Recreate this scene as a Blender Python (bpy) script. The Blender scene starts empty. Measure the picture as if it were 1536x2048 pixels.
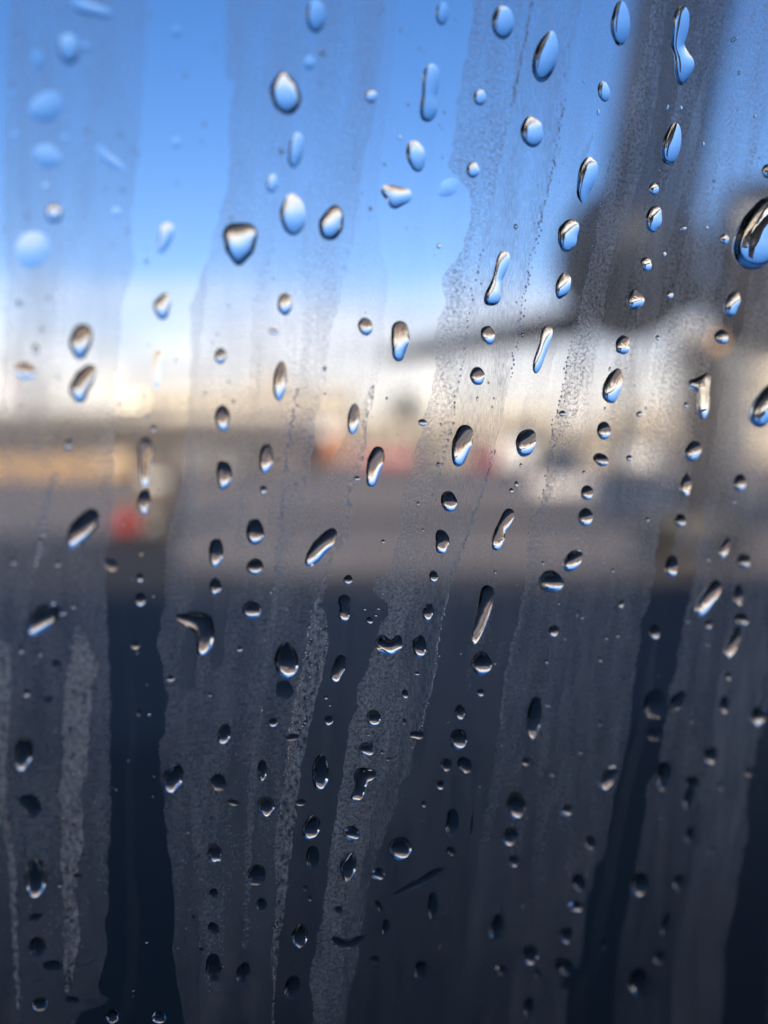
import bpy, bmesh, math, random
import numpy as np
from mathutils import Vector, Matrix
from mathutils.geometry import delaunay_2d_cdt
S = bpy.context.scene
C = S.collection
R = math.radians
rng = random.Random(7)

# ------------------------------------------------------------------ camera, sky, sun, exposure
W, H, F = 1536.0, 2048.0, 1700.0          # photograph's pixels and focal length in them
EYE = Vector((0, 0, 2.6))
PITCH = math.atan((1024 - 880) / F)
FOCUS = 0.070
cd = bpy.data.cameras.new('camera'); cam = bpy.data.objects.new('camera', cd); C.objects.link(cam)
cam.location = EYE; cam.rotation_euler = (R(90) - PITCH, 0, 0)
cd.sensor_fit = 'HORIZONTAL'; cd.sensor_width = 36; cd.lens = F / W * 36
cd.clip_start = 0.001; cd.clip_end = 20000
cd.dof.use_dof = True; cd.dof.focus_distance = FOCUS; cd.dof.aperture_fstop = 14.6
S.camera = cam

SUN_EL, SUN_AZ = R(16), R(188)            # azimuth clockwise from +Y: low and behind the viewer
w = bpy.data.worlds.new('World'); S.world = w; w.use_nodes = True
nt = w.node_tree; nt.nodes.clear()
def N(t, ty, **k):
    n = t.nodes.new(ty)
    for a, b in k.items():
        if a.startswith('i_'):
            n.inputs[a[2:].replace('_', ' ')].default_value = b
        else: setattr(n, a, b)
    return n
out = N(nt, 'ShaderNodeOutputWorld')
sky = N(nt, 'ShaderNodeTexSky', sky_type='NISHITA', sun_disc=False, sun_elevation=SUN_EL, sun_rotation=SUN_AZ,
        altitude=1800, air_density=1.35, dust_density=0.4, ozone_density=2.2)
hsv = N(nt, 'ShaderNodeHueSaturation', i_Saturation=1.32, i_Value=0.93)
nt.links.new(sky.outputs[0], hsv.inputs['Color'])
bg = N(nt, 'ShaderNodeBackground', i_Strength=0.15)
tint = N(nt, 'ShaderNodeMix', data_type='RGBA', blend_type='MULTIPLY'); tint.inputs[0].default_value = 1; tint.inputs[7].default_value = (1.12, 0.93, 1.16, 1)
nt.links.new(hsv.outputs[0], tint.inputs[6]); nt.links.new(tint.outputs[2], bg.inputs[0])
tc = N(nt, 'ShaderNodeTexCoord')
sep = N(nt, 'ShaderNodeSeparateXYZ'); nt.links.new(tc.outputs['Generated'], sep.inputs[0])
mp = N(nt, 'ShaderNodeMapping'); mp.inputs['Scale'].default_value = (2.6, 2.6, 11); mp.inputs['Location'].default_value = (0.4, 0.2, 0)
nt.links.new(tc.outputs['Generated'], mp.inputs[0])
nz = N(nt, 'ShaderNodeTexNoise', i_Scale=1.6, i_Detail=5.0, i_Roughness=0.55); nt.links.new(mp.outputs[0], nz.inputs['Vector'])
# cloud bank low over the horizon: top edge wanders between about 5 and 10 degrees
ml = N(nt, 'ShaderNodeMath', operation='MULTIPLY_ADD'); nt.links.new(nz.outputs[0], ml.inputs[0]); ml.inputs[1].default_value = 0.17; ml.inputs[2].default_value = 0.062
sb = N(nt, 'ShaderNodeMath', operation='SUBTRACT'); nt.links.new(ml.outputs[0], sb.inputs[0]); nt.links.new(sep.outputs[2], sb.inputs[1])
mr = N(nt, 'ShaderNodeMapRange'); mr.inputs[1].default_value = -0.035; mr.inputs[2].default_value = 0.05; mr.inputs[4].default_value = 0.93
nt.links.new(sb.outputs[0], mr.inputs[0])
bgc = N(nt, 'ShaderNodeBackground', i_Strength=0.15)
crm = N(nt, 'ShaderNodeMapRange'); crm.inputs[1].default_value = 0.015; crm.inputs[2].default_value = 0.11
nt.links.new(sep.outputs[2], crm.inputs[0])
cmx = N(nt, 'ShaderNodeMix', data_type='RGBA'); nt.links.new(crm.outputs[0], cmx.inputs[0])
cmx.inputs[6].default_value = (8.4, 7.5, 6.3, 1); cmx.inputs[7].default_value = (6.7, 6.8, 7.3, 1)
nz2 = N(nt, 'ShaderNodeTexNoise', i_Scale=5.0, i_Detail=5.0, i_Roughness=0.6); nt.links.new(mp.outputs[0], nz2.inputs['Vector'])
mr2 = N(nt, 'ShaderNodeMapRange'); mr2.inputs[1].default_value = 0.35; mr2.inputs[2].default_value = 0.68; mr2.inputs[3].default_value = 0.68; mr2.inputs[4].default_value = 1.12
nt.links.new(nz2.outputs[0], mr2.inputs[0])
cm2 = N(nt, 'ShaderNodeMix', data_type='RGBA', blend_type='MULTIPLY'); cm2.inputs[0].default_value = 1
nt.links.new(cmx.outputs[2], cm2.inputs[6]); nt.links.new(mr2.outputs[0], cm2.inputs[7]); nt.links.new(cm2.outputs[2], bgc.inputs[0])
mxs = N(nt, 'ShaderNodeMixShader'); nt.links.new(mr.outputs[0], mxs.inputs[0]); nt.links.new(bg.outputs[0], mxs.inputs[1]); nt.links.new(bgc.outputs[0], mxs.inputs[2])
nt.links.new(mxs.outputs[0], out.inputs[0])

sd = bpy.data.lights.new('sun', 'SUN'); sd.energy = 5.0; sd.angle = R(0.53); sd.color = (1.0, 0.86, 0.68)
so = bpy.data.objects.new('sun', sd); C.objects.link(so)
sdir = Vector((math.sin(SUN_AZ) * math.cos(SUN_EL), math.cos(SUN_AZ) * math.cos(SUN_EL), math.sin(SUN_EL)))
so.rotation_euler = sdir.to_track_quat('Z', 'Y').to_euler(); so.location = (0, -40, 60)

S.view_settings.view_transform = 'Standard'; S.view_settings.look = 'None'
S.view_settings.exposure = 0.3; S.view_settings.gamma = 1.0; S.view_settings.use_curve_mapping = False
S.render.engine = 'CYCLES'
cy = S.cycles
cy.max_bounces = 14; cy.transmission_bounces = 12; cy.transparent_max_bounces = 16; cy.glossy_bounces = 5; cy.diffuse_bounces = 3
cy.caustics_refractive = True; cy.caustics_reflective = True; cy.blur_glossy = 0.0
cy.sample_clamp_indirect = 6.0
cy.use_denoising = True

# ------------------------------------------------------------------ materials
def mat(name, col, rough=0.6, metal=0.0, noise=0.0, scale=3.0, emit=0.0, bump=0.0, col2=None):
    m = bpy.data.materials.new(name); m.use_nodes = True; t = m.node_tree
    b = t.nodes['Principled BSDF']
    b.inputs['Base Color'].default_value = (*col, 1); b.inputs['Roughness'].default_value = rough; b.inputs['Metallic'].default_value = metal
    if noise or col2:
        c = N(t, 'ShaderNodeTexCoord'); n = N(t, 'ShaderNodeTexNoise', i_Scale=scale, i_Detail=6.0, i_Roughness=0.6)
        t.links.new(c.outputs['Object'], n.inputs['Vector'])
        r = N(t, 'ShaderNodeMix', data_type='RGBA'); mm = N(t, 'ShaderNodeMapRange'); mm.inputs[1].default_value = 0.3; mm.inputs[2].default_value = 0.7
        t.links.new(n.outputs[0], mm.inputs[0]); t.links.new(mm.outputs[0], r.inputs[0])
        c2 = col2 or tuple(x * (1 - noise) for x in col)
        r.inputs[6].default_value = (*col, 1); r.inputs[7].default_value = (*c2, 1)
        t.links.new(r.outputs[2], b.inputs['Base Color'])
        if bump:
            bp = N(t, 'ShaderNodeBump', i_Strength=bump, i_Distance=0.01); t.links.new(n.outputs[0], bp.inputs['Height']); t.links.new(bp.outputs[0], b.inputs['Normal'])
    if emit:
        b.inputs['Emission Color'].default_value = (*col, 1); b.inputs['Emission Strength'].default_value = emit
    return m
M = dict(
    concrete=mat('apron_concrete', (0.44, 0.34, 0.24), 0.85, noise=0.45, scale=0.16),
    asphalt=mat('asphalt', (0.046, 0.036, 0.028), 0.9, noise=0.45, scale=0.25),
    near_shade=mat('near_shade_asphalt', (0.014, 0.011, 0.008), 0.9, noise=0.4, scale=0.6),  # deep shade of the nearest ground, put into the colour
    line=mat('line_paint', (0.72, 0.70, 0.62), 0.7, noise=0.25, scale=2),
    yellow=mat('yellow_paint', (0.65, 0.42, 0.06), 0.6, noise=0.2, scale=2),
    cream=mat('cream_render', (0.80, 0.70, 0.54), 0.8, noise=0.12, scale=0.3),
    beige=mat('beige_cladding', (0.52, 0.44, 0.33), 0.8, noise=0.15, scale=0.3),
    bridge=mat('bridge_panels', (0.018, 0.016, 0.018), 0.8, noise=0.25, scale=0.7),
    brown=mat('brown_cladding', (0.15, 0.125, 0.105), 0.8, noise=0.25, scale=0.4),
    grey=mat('grey_cladding', (0.22, 0.21, 0.205), 0.7, noise=0.2, scale=0.5),
    roof=mat('roof_sheet', (0.33, 0.32, 0.31), 0.6, noise=0.15, scale=0.5),
    glass=mat('dark_window_glass', (0.03, 0.04, 0.05), 0.08),
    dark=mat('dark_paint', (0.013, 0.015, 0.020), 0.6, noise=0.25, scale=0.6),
    darkmetal=mat('dark_metal', (0.06, 0.06, 0.062), 0.5, metal=0.4),
    rubber=mat('rubber', (0.02, 0.02, 0.02), 0.8),
    red=mat('red_paint', (0.36, 0.03, 0.028), 0.4, noise=0.15, scale=2),
    orange=mat('orange_paint', (0.70, 0.22, 0.05), 0.5, noise=0.15, scale=2),
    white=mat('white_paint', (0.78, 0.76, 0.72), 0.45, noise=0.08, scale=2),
    tan=mat('tan_boards', (0.52, 0.33, 0.15), 0.8, noise=0.2, scale=1),
    bark=mat('bark', (0.06, 0.045, 0.035), 0.9),
    leaf=mat('foliage', (0.035, 0.045, 0.025), 0.8, noise=0.4, scale=2),
    shade_edge=mat('shade_edge_asphalt', (0.15, 0.115, 0.085), 0.9, noise=0.5, scale=0.5),  # half-shade tone for the soft edge of the shadow
    lamp=mat('lamp_lens', (1.0, 0.86, 0.58), 0.3, emit=45.0),
    lens=mat('amber_beacon', (1.0, 0.42, 0.05), 0.3, emit=0.35),
    cabin=mat('cabin_lining', (0.05, 0.05, 0.055), 0.9),
    hull=mat('hull_paint', (0.5, 0.5, 0.5), 0.5),
)
def glassmat(name, ior, rough=0.0, tint=(1, 1, 1)):
    m = bpy.data.materials.new(name); m.use_nodes = True; t = m.node_tree; t.nodes.clear()
    o = N(t, 'ShaderNodeOutputMaterial'); g = N(t, 'ShaderNodeBsdfGlass', i_IOR=ior, i_Roughness=rough); g.inputs['Color'].default_value = (*tint, 1)
    t.links.new(g.outputs[0], o.inputs[0]); return m
M['pane'] = glassmat('acrylic_pane', 1.49, 0, (0.985, 0.99, 0.995))
def watermat():
    m = glassmat('water', 1.33); t = m.node_tree
    g = [n for n in t.nodes if n.type == 'BSDF_GLASS'][0]
    c = N(t, 'ShaderNodeTexCoord'); n = N(t, 'ShaderNodeTexNoise', i_Scale=1100.0, i_Detail=1.0)
    t.links.new(c.outputs['Object'], n.inputs['Vector'])
    b = N(t, 'ShaderNodeBump', i_Strength=0.35, i_Distance=0.00006); t.links.new(n.outputs[0], b.inputs['Height']); t.links.new(b.outputs[0], g.inputs['Normal'])
    return m
M['water'] = watermat()
def filmmat(name, grain, stretch=(1, 1, 1), speck=0.0, gscale=5200.0, sparkle=0.0):
    """thin layer of condensation: the attribute 'coverage' is how much of the glass it covers"""
    m = bpy.data.materials.new(name); m.use_nodes = True; t = m.node_tree; t.nodes.clear()
    o = N(t, 'ShaderNodeOutputMaterial')
    at = N(t, 'ShaderNodeAttribute', attribute_name='coverage')
    c = N(t, 'ShaderNodeTexCoord'); mpp = N(t, 'ShaderNodeMapping'); mpp.inputs['Scale'].default_value = stretch
    t.links.new(c.outputs['Object'], mpp.inputs[0])
    n1 = N(t, 'ShaderNodeTexNoise', i_Scale=gscale, i_Detail=2.0, i_Roughness=0.6); t.links.new(mpp.outputs[0], n1.inputs['Vector'])
    n2 = N(t, 'ShaderNodeTexNoise', i_Scale=260.0, i_Detail=4.0); 
    mp2 = N(t, 'ShaderNodeMapping'); mp2.inputs['Scale'].default_value = (2.6, 0.5, 1); mp2.inputs['Rotation'].default_value = (0, 0, R(6))
    t.links.new(c.outputs['Object'], mp2.inputs[0]); t.links.new(mp2.outputs[0], n2.inputs['Vector'])
    r1 = N(t, 'ShaderNodeMapRange'); r1.inputs[1].default_value = 0.32; r1.inputs[2].default_value = 0.68; r1.inputs[3].default_value = 1 - grain; r1.inputs[4].default_value = 1 + grain
    t.links.new(n1.outputs[0], r1.inputs[0])
    r2 = N(t, 'ShaderNodeMapRange'); r2.inputs[1].default_value = 0.3; r2.inputs[2].default_value = 0.7; r2.inputs[3].default_value = 0.66; r2.inputs[4].default_value = 1.28
    t.links.new(n2.outputs[0], r2.inputs[0])
    a = N(t, 'ShaderNodeMath', operation='MULTIPLY'); t.links.new(r1.outputs[0], a.inputs[0]); t.links.new(r2.outputs[0], a.inputs[1])
    a2 = N(t, 'ShaderNodeMath', operation='MULTIPLY', use_clamp=True); t.links.new(a.outputs[0], a2.inputs[0]); t.links.new(at.outputs['Fac'], a2.inputs[1])
    tr = N(t, 'ShaderNodeBsdfTransparent')
    tl = N(t, 'ShaderNodeBsdfTranslucent'); tl.inputs[0].default_value = (0.92, 0.77, 0.62, 1)
    rf = N(t, 'ShaderNodeBsdfRefraction', i_IOR=1.15, i_Roughness=0.55)
    bp = N(t, 'ShaderNodeBump', i_Strength=min(1, 0.25 + grain), i_Distance=0.00015 * (0.4 + sparkle)); t.links.new(n1.outputs[0], bp.inputs['Height'])
    t.links.new(bp.outputs[0], tl.inputs['Normal']); t.links.new(bp.outputs[0], rf.inputs['Normal'])
    mx = N(t, 'ShaderNodeMixShader'); mx.inputs[0].default_value = 0.36; t.links.new(tl.outputs[0], mx.inputs[1]); t.links.new(rf.outputs[0], mx.inputs[2])
    m2 = N(t, 'ShaderNodeMixShader'); t.links.new(a2.outputs[0], m2.inputs[0]); t.links.new(tr.outputs[0], m2.inputs[1]); t.links.new(mx.outputs[0], m2.inputs[2])
    t.links.new(m2.outputs[0], o.inputs[0])
    return m
M['film_smooth'] = filmmat('smooth_mist', 0.22, gscale=3600, sparkle=0.2)
M['film_fine'] = filmmat('fine_mist', 0.45, gscale=3400, sparkle=0.6)
M['film_rough'] = filmmat('beaded_mist', 0.62, gscale=3600, sparkle=1.4)
M['film_coarse'] = filmmat('coarse_beaded_mist', 1.0, stretch=(1.2, 0.8, 1), gscale=2100, sparkle=3.5)
M['film_brushed'] = filmmat('brushed_mist', 0.5, stretch=(3.2, 0.5, 1), gscale=2600, sparkle=0.8)

# ------------------------------------------------------------------ mesh helpers
def link(name, bm, m, parent=None, smooth=False, loc=None):
    me = bpy.data.meshes.new(name); bm.normal_update(); bm.to_mesh(me); bm.free()
    me.materials.append(m)
    if smooth:
        for p in me.polygons: p.use_smooth = True
    o = bpy.data.objects.new(name, me); C.objects.link(o); o.parent = parent
    if loc: o.location = loc
    return o
def tag(o, label=None, cat=None, group=None, kind=None):
    if label: o['label'] = label
    if cat: o['category'] = cat
    if group: o['group'] = group
    if kind: o['kind'] = kind
    return o
def empty(name, loc, rz=0):
    o = bpy.data.objects.new(name, None); C.objects.link(o); o.location = loc; o.rotation_euler = (0, 0, rz); o.empty_display_size = 0.3
    return o
def box(bm, c, s, bev=0.0, rot=None):
    r = bmesh.ops.create_cube(bm, size=1)
    vs = r['verts']
    for v in vs: v.co = Vector((v.co.x * s[0], v.co.y * s[1], v.co.z * s[2]))
    if bev:
        es = list({e for v in vs for e in v.link_edges})
        rr = bmesh.ops.bevel(bm, geom=es, offset=bev, segments=2, affect='EDGES', profile=0.6)
        vs = list({v for f in rr['faces'] for v in f.verts} | {v for v in vs if v.is_valid})
    for v in vs:
        if rot is not None: v.co = rot @ v.co
        v.co += Vector(c)
    return vs
def B(name, c, s, m, parent=None, bev=0.0, rot=None):
    bm = bmesh.new(); box(bm, c, s, bev, rot); return link(name, bm, m, parent)
def loft(bm, rings, cap=True):
    L = [[bm.verts.new(p) for p in r] for r in rings]
    n = len(L[0])
    for a, b in zip(L, L[1:]):
        for i in range(n): bm.faces.new((a[i], a[(i + 1) % n], b[(i + 1) % n], b[i]))
    if cap:
        bm.faces.new(list(reversed(L[0]))); bm.faces.new(L[-1])
def cyl(name, p, q, r, m, parent=None, r2=None, seg=14, smooth=True):
    bm = bmesh.new(); p = Vector(p); q = Vector(q); d = (q - p).normalized(); k = d.to_track_quat('Z', 'Y').to_matrix()
    rings = [[c + k @ Vector((rr * math.cos(2 * math.pi * i / seg), rr * math.sin(2 * math.pi * i / seg), 0)) for i in range(seg)] for c, rr in ((p, r), (q, r2 if r2 is not None else r))]
    loft(bm, rings); return link(name, bm, m, parent, smooth)
def gx(px, D): return (px - 768) / F * D            # sideways metres of a column of the photograph at distance D
def gh(py, D): return EYE.z + (880 - py) / F * D    # height of a row at distance D

# ------------------------------------------------------------------ ground
def sheet(name, x0, x1, y0, y1, z, m):
    bm = bmesh.new(); vs = [bm.verts.new(p) for p in ((x0, y0, z), (x1, y0, z), (x1, y1, z), (x0, y1, z))]; bm.faces.new(vs)
    return link(name, bm, m)
tag(sheet('ground', -6000, 6000, -6000, 6000, 0, M['concrete']), kind='structure')
tag(sheet('taxiway', -400, 400, 84, 112, 0.004, M['asphalt']), kind='structure')
def edge(y0, amp, sd):
    q = random.Random(sd); return [(x * 2.0, y0 + q.uniform(-amp, amp)) for x in range(-30, 31)]
bm = bmesh.new(); bm.faces.new([bm.verts.new((x, y, 0.002)) for x, y in [(60, 10)] + edge(17.6, 1.6, 9)[::-1] + [(-60, 10)]]); tag(link('painted_shade_edge', bm, M['shade_edge']), kind='structure')  # mid-tone band painted in to soften the shadow edge
bm = bmesh.new(); bm.faces.new([bm.verts.new((x, y, 0.006)) for x, y in [(60, -30)] + edge(15.4, 1.3, 3)[::-1] + [(-60, -30)]]); tag(link('shade_toned_stand', bm, M['asphalt']), kind='structure')  # dark asphalt ending at the shadow edge, its tone deepens the shade
def patch(name, pts, z, m):
    bm = bmesh.new(); bm.faces.new([bm.verts.new((x, y, z)) for x, y in pts]); return tag(link(name, bm, m), kind='structure')
patch('painted_near_shade', [(-14, -4), (14, -4), (9, 5.4), (6.2, 7.6), (4.1, 6.3), (2.6, 7.9), (0.8, 6.8), (-0.6, 8.6), (-2.2, 7.0), (-3.4, 8.4), (-6, 7.2), (-9, 5)], 0.014, M['near_shade'])  # painted shade: ground darkened where the aircraft hides the sky
patch('painted_shadow_band', [(gx(530, 26.8), 26.8), (gx(1900, 24.5), 24.5), (gx(1900, 30), 30), (gx(1100, 29.4), 29.4), (gx(560, 29), 29)], 0.004, M['asphalt'])  # dark strip painted as a cast shadow across the sunlit apron
patch('painted_shade_patch', [(-26, 12.2), (gx(350, 12.2), 12.2), (gx(352, 22.6), 22.6), (gx(225, 23.4), 23.4), (-26, 19)], 0.010, M['asphalt'])  # painted shade, carries the dark foreground farther out at left
tag(sheet('apron_line', -60, 60, 33.0, 33.5, 0.004, M['yellow']), kind='structure')
tag(sheet('taxiway_line', -300, 300, 97.6, 98.2, 0.008, M['yellow']), kind='structure')

# ------------------------------------------------------------------ terminal buildings far across the apron
def building(px0, px1, D, depth, h, m, label, rows=2, wins=10, bandh=0.0, band=None, roofm=None, roofpitch=0.0, cat='building', name='terminal_building', group=None):
    x0, x1 = gx(px0, D), gx(px1, D); cx = (x0 + x1) / 2; wd = x1 - x0
    r = empty(name, (cx, D, 0)); tag(r, label, cat, group)
    B('wall', (0, depth / 2, h / 2), (wd, depth, h), m, r)
    if roofpitch:
        bm = bmesh.new(); o = 0.5
        loft(bm, [[Vector((-wd / 2 - o, -o, h + 0.003)), Vector((-wd / 2 - o, depth + o, h + 0.003)), Vector((-wd / 2 - o, depth / 2, h + roofpitch))],
                  [Vector((wd / 2 + o, -o, h + 0.003)), Vector((wd / 2 + o, depth + o, h + 0.003)), Vector((wd / 2 + o, depth / 2, h + roofpitch))]])
        link('roof', bm, roofm or M['roof'], r)
    else:
        B('roof', (0, depth / 2, h + 0.2), (wd + 0.6, depth + 0.6, 0.4), roofm or M['roof'], r)
    if band: B('lower_wall', (0, -0.1, bandh / 2), (wd - 0.01, 0.2, bandh), band, r)
    z0 = bandh + 0.6 if band else 1.0
    if wins:
        ws = wd / wins; wh = (h - z0 - 0.5) / rows
        bm = bmesh.new(); box(bm, (0, 0, 0), (ws * 0.62, 0.16, wh * 0.5)); me = bpy.data.meshes.new('window'); bm.to_mesh(me); bm.free(); me.materials.append(M['glass'])
        bm = bmesh.new(); box(bm, (0, -0.06, -wh * 0.25 - 0.07), (ws * 0.72, 0.2, 0.12)); ms = bpy.data.meshes.new('sill'); bm.to_mesh(ms); bm.free(); ms.materials.append(M['roof'])
        for j in range(rows):
            for i in range(wins):
                o = bpy.data.objects.new('window', me); C.objects.link(o); o.parent = r
                o.location = (-wd / 2 + ws * (i + 0.5), -0.083, z0 + wh * (j + 0.5))
                s = bpy.data.objects.new('sill', ms); C.objects.link(s); s.parent = o
    return r
G1 = 'low sheds along the far edge of the apron'
building(245, 700, 170, 30, 12.4, M['cream'], 'long cream two-storey terminal block catching the low sun beneath the cloud bank', 2, 18, 3.6, M['grey'])
building(845, 1420, 185, 26, 9.2, M['cream'], 'pale cream hangar row beneath the dark parked airliner, far across the apron', 1, 14, 3.2, M['beige'])
building(-420, 237, 68, 14, 4.6, M['brown'], 'long low brown shed at the left edge, behind the tan boarding', 1, 16, group=G1, name='shed')
building(238.5, 610, 68, 12, 4.2, M['brown'], 'low brown shed in front of the long cream terminal block', 1, 12, group=G1, name='shed')
building(668, 968, 92, 12, 4.4, M['beige'], 'low beige workshop behind the red trailer', 1, 9, group=G1, name='shed')
building(1085, 1345, 82, 12, 3.9, M['beige'], 'low beige shed beneath the dark airliner, beyond the white barriers', 1, 8, group=G1, name='shed')
building(1500, 2500, 95, 20, 11, M['cream'], 'tall cream cargo building standing beyond the right edge of the view', 2, 20, 2.8, M['beige'], name='cargo_building')
building(-1700, -520, 120, 24, 9, M['cream'], 'cream office block standing beyond the left edge of the view', 2, 20, name='office_building')
# added unseen terminal block, placed so that its roofline shades the near apron
r = empty('terminal_building', (0, -34, 0)); tag(r, 'large unseen terminal block added behind the viewer to shade the near apron', 'building')  # shares the terminals' name, but is an added shade caster
B('wall', (-30, -10, 6.8), (150, 20, 13.6), M['grey'], r); B('wall', (78, -10, 7.1), (65.9, 20, 14.2), M['grey'], r)
B('roof', (-30, -10, 13.753), (150.6, 20.6, 0.3), M['roof'], r)
cyl('shadow_pole', (7.5, -33, 0), (7.5, -33, 19.4), 0.22, M['white']); tag(bpy.data.objects['shadow_pole'], 'unseen white pole added behind the viewer to cast a thin shadow', 'shadow_pole')  # added unseen pole, there to throw a thin shadow line

# tan boarding on the left (boards are parts)
r = empty('boarding', (gx(-300, 58), 58, 0)); tag(r, 'ochre tan site boarding running in from the left edge before the brown shed', 'fence')
bm = bmesh.new(); box(bm, (0, 0, 0.75), (0.96, 0.06, 1.3)); me = bpy.data.meshes.new('board'); bm.to_mesh(me); bm.free(); me.materials.append(M['tan'])
n = int((gx(275, 58) - gx(-300, 58)))
for i in range(n):
    o = bpy.data.objects.new('board', me); C.objects.link(o); o.parent = r; o.location = (i + 0.5, rng.uniform(-0.01, 0.01), rng.uniform(-0.03, 0.03))
B('rail', (n / 2, 0.07, 1.2), (n, 0.08, 0.1), M['darkmetal'], r)

# ------------------------------------------------------------------ vehicles
def wheels(r, xs, y, rad, wd=0.25):
    for x in xs:
        for sy in (-1, 1):
            o = cyl('wheel', (x, sy * y - wd / 2, rad), (x, sy * y + wd / 2, rad), rad, M['rubber'], r)
            cyl('hub', (x, sy * y + sy * wd / 2, rad), (x, sy * y + sy * (wd / 2 + 0.02), rad), rad * 0.55, M['white'], o)
def truck(px, D, rz, cabm, bodym, L, hh, label, name='box_truck', cat='truck', group=None):
    r = empty(name, (gx(px, D), D, 0), rz); tag(r, label, cat, group)
    B('chassis', (0, 0, 0.62), (L, 0.9, 0.22), M['darkmetal'], r)
    B('cargo_body', (0.9, 0, 0.75 + hh / 2), (L - 1.9, 2.2, hh), bodym, r, 0.04)
    cabm_ = bmesh.new()
    loft(cabm_, [[Vector((-L / 2 - 0.05, s, 0.5)), Vector((-L / 2 - 0.05, s, 1.35)), Vector((-L / 2 + 0.35, s, 2.2)), Vector((-L / 2 + 1.6, s, 2.3)), Vector((-L / 2 + 1.75, s, 0.5))] for s in (-1.0, 1.0)])
    cb = link('cab', cabm_, cabm, r)
    B('windscreen', (-L / 2 + 0.12, 0, 1.78), (0.05, 1.7, 0.7), M['glass'], cb, rot=None)
    for s in (-1, 1): B('window', (-L / 2 + 0.95, s * 1.0, 1.7), (0.8, 0.04, 0.6), M['glass'], cb)
    for s in (-1, 1): B('headlight', (-L / 2 - 0.06, s * 0.75, 0.8), (0.05, 0.3, 0.18), M['white'], r)
    wheels(r, (-L / 2 + 0.9, L / 2 - 1.0), 0.95, 0.42)
    return r
truck(1000, 62, R(8), M['red'], M['white'], 4.3, 1.9, 'box truck with red cab and cream white body on the far apron')
truck(640, 78, R(0), M['orange'], M['orange'], 4.0, 2.3, 'orange service truck parked before the beige workshop, left of the red trailer', 'service_truck')
def trailer(px, D, L, m, label, name='baggage_trailer'):
    r = empty(name, (gx(px, D), D, 0)); tag(r, label, 'trailer')
    B('bed', (0, 0, 0.55), (L, 1.5, 0.15), M['darkmetal'], r); B('container', (0, 0, 1.25), (L - 0.1, 1.45, 1.2), m, r, 0.03)
    B('stripe', (0, -0.74, 1.5), (L - 0.3, 0.02, 0.18), M['white'], r)
    B('drawbar', (-L / 2 - 0.5, 0, 0.5), (1.0, 0.08, 0.08), M['darkmetal'], r)
    wheels(r, (-L / 2 + 0.5, L / 2 - 0.5), 0.7, 0.3)
trailer(775, 70, 5.6, M['red'], 'long red baggage trailer in front of the beige workshop')
def tug(px, D, label, sc=1.0, m='red'):
    r = empty('baggage_tug', (gx(px, D), D, 0), R(78)); tag(r, label, 'tug'); r.scale = (sc,) * 3
    B('body', (0, 0, 0.5), (1.7, 1.05, 0.5), M[m], r, 0.06); B('bonnet', (-0.5, 0, 0.86), (0.65, 0.95, 0.24), M[m], r, 0.05)
    B('seat', (0.35, 0, 0.92), (0.4, 0.7, 0.3), M['rubber'], r, 0.05)
    for x in (-0.15, 0.78):
        for s in (-0.46, 0.46): cyl('post', (x, s, 0.75), (x, s, 1.5), 0.03, M['darkmetal'], r)
    B('canopy', (0.31, 0, 1.53), (1.1, 1.05, 0.06), M['tan'], r, 0.02)
    wheels(r, (-0.52, 0.52), 0.48, 0.26, 0.18)
tug(268, 23.5, 'small red baggage tug standing at the edge of the shade, lower left', 0.66)
for i, px in enumerate((1085, 1130, 1176)):
    r = empty('barrier', (gx(px, 43), 43, 0), R(2)); tag(r, ('first', 'middle', 'last')[i] + ' block from the left in the row of low white barriers', 'barrier', 'low white barriers on the apron')
    bm = bmesh.new(); loft(bm, [[Vector((s, -0.3, 0)), Vector((s, -0.26, 0.12)), Vector((s, -0.1, 0.34)), Vector((s, -0.08, 0.66)), Vector((s, 0.08, 0.66)), Vector((s, 0.1, 0.34)), Vector((s, 0.26, 0.12)), Vector((s, 0.3, 0))] for s in (-0.56, 0.56)])
    link('block', bm, M['white'], r); B('reflector', (0, -0.1, 0.5), (0.3, 0.03, 0.1), M['orange'], r)

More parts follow.
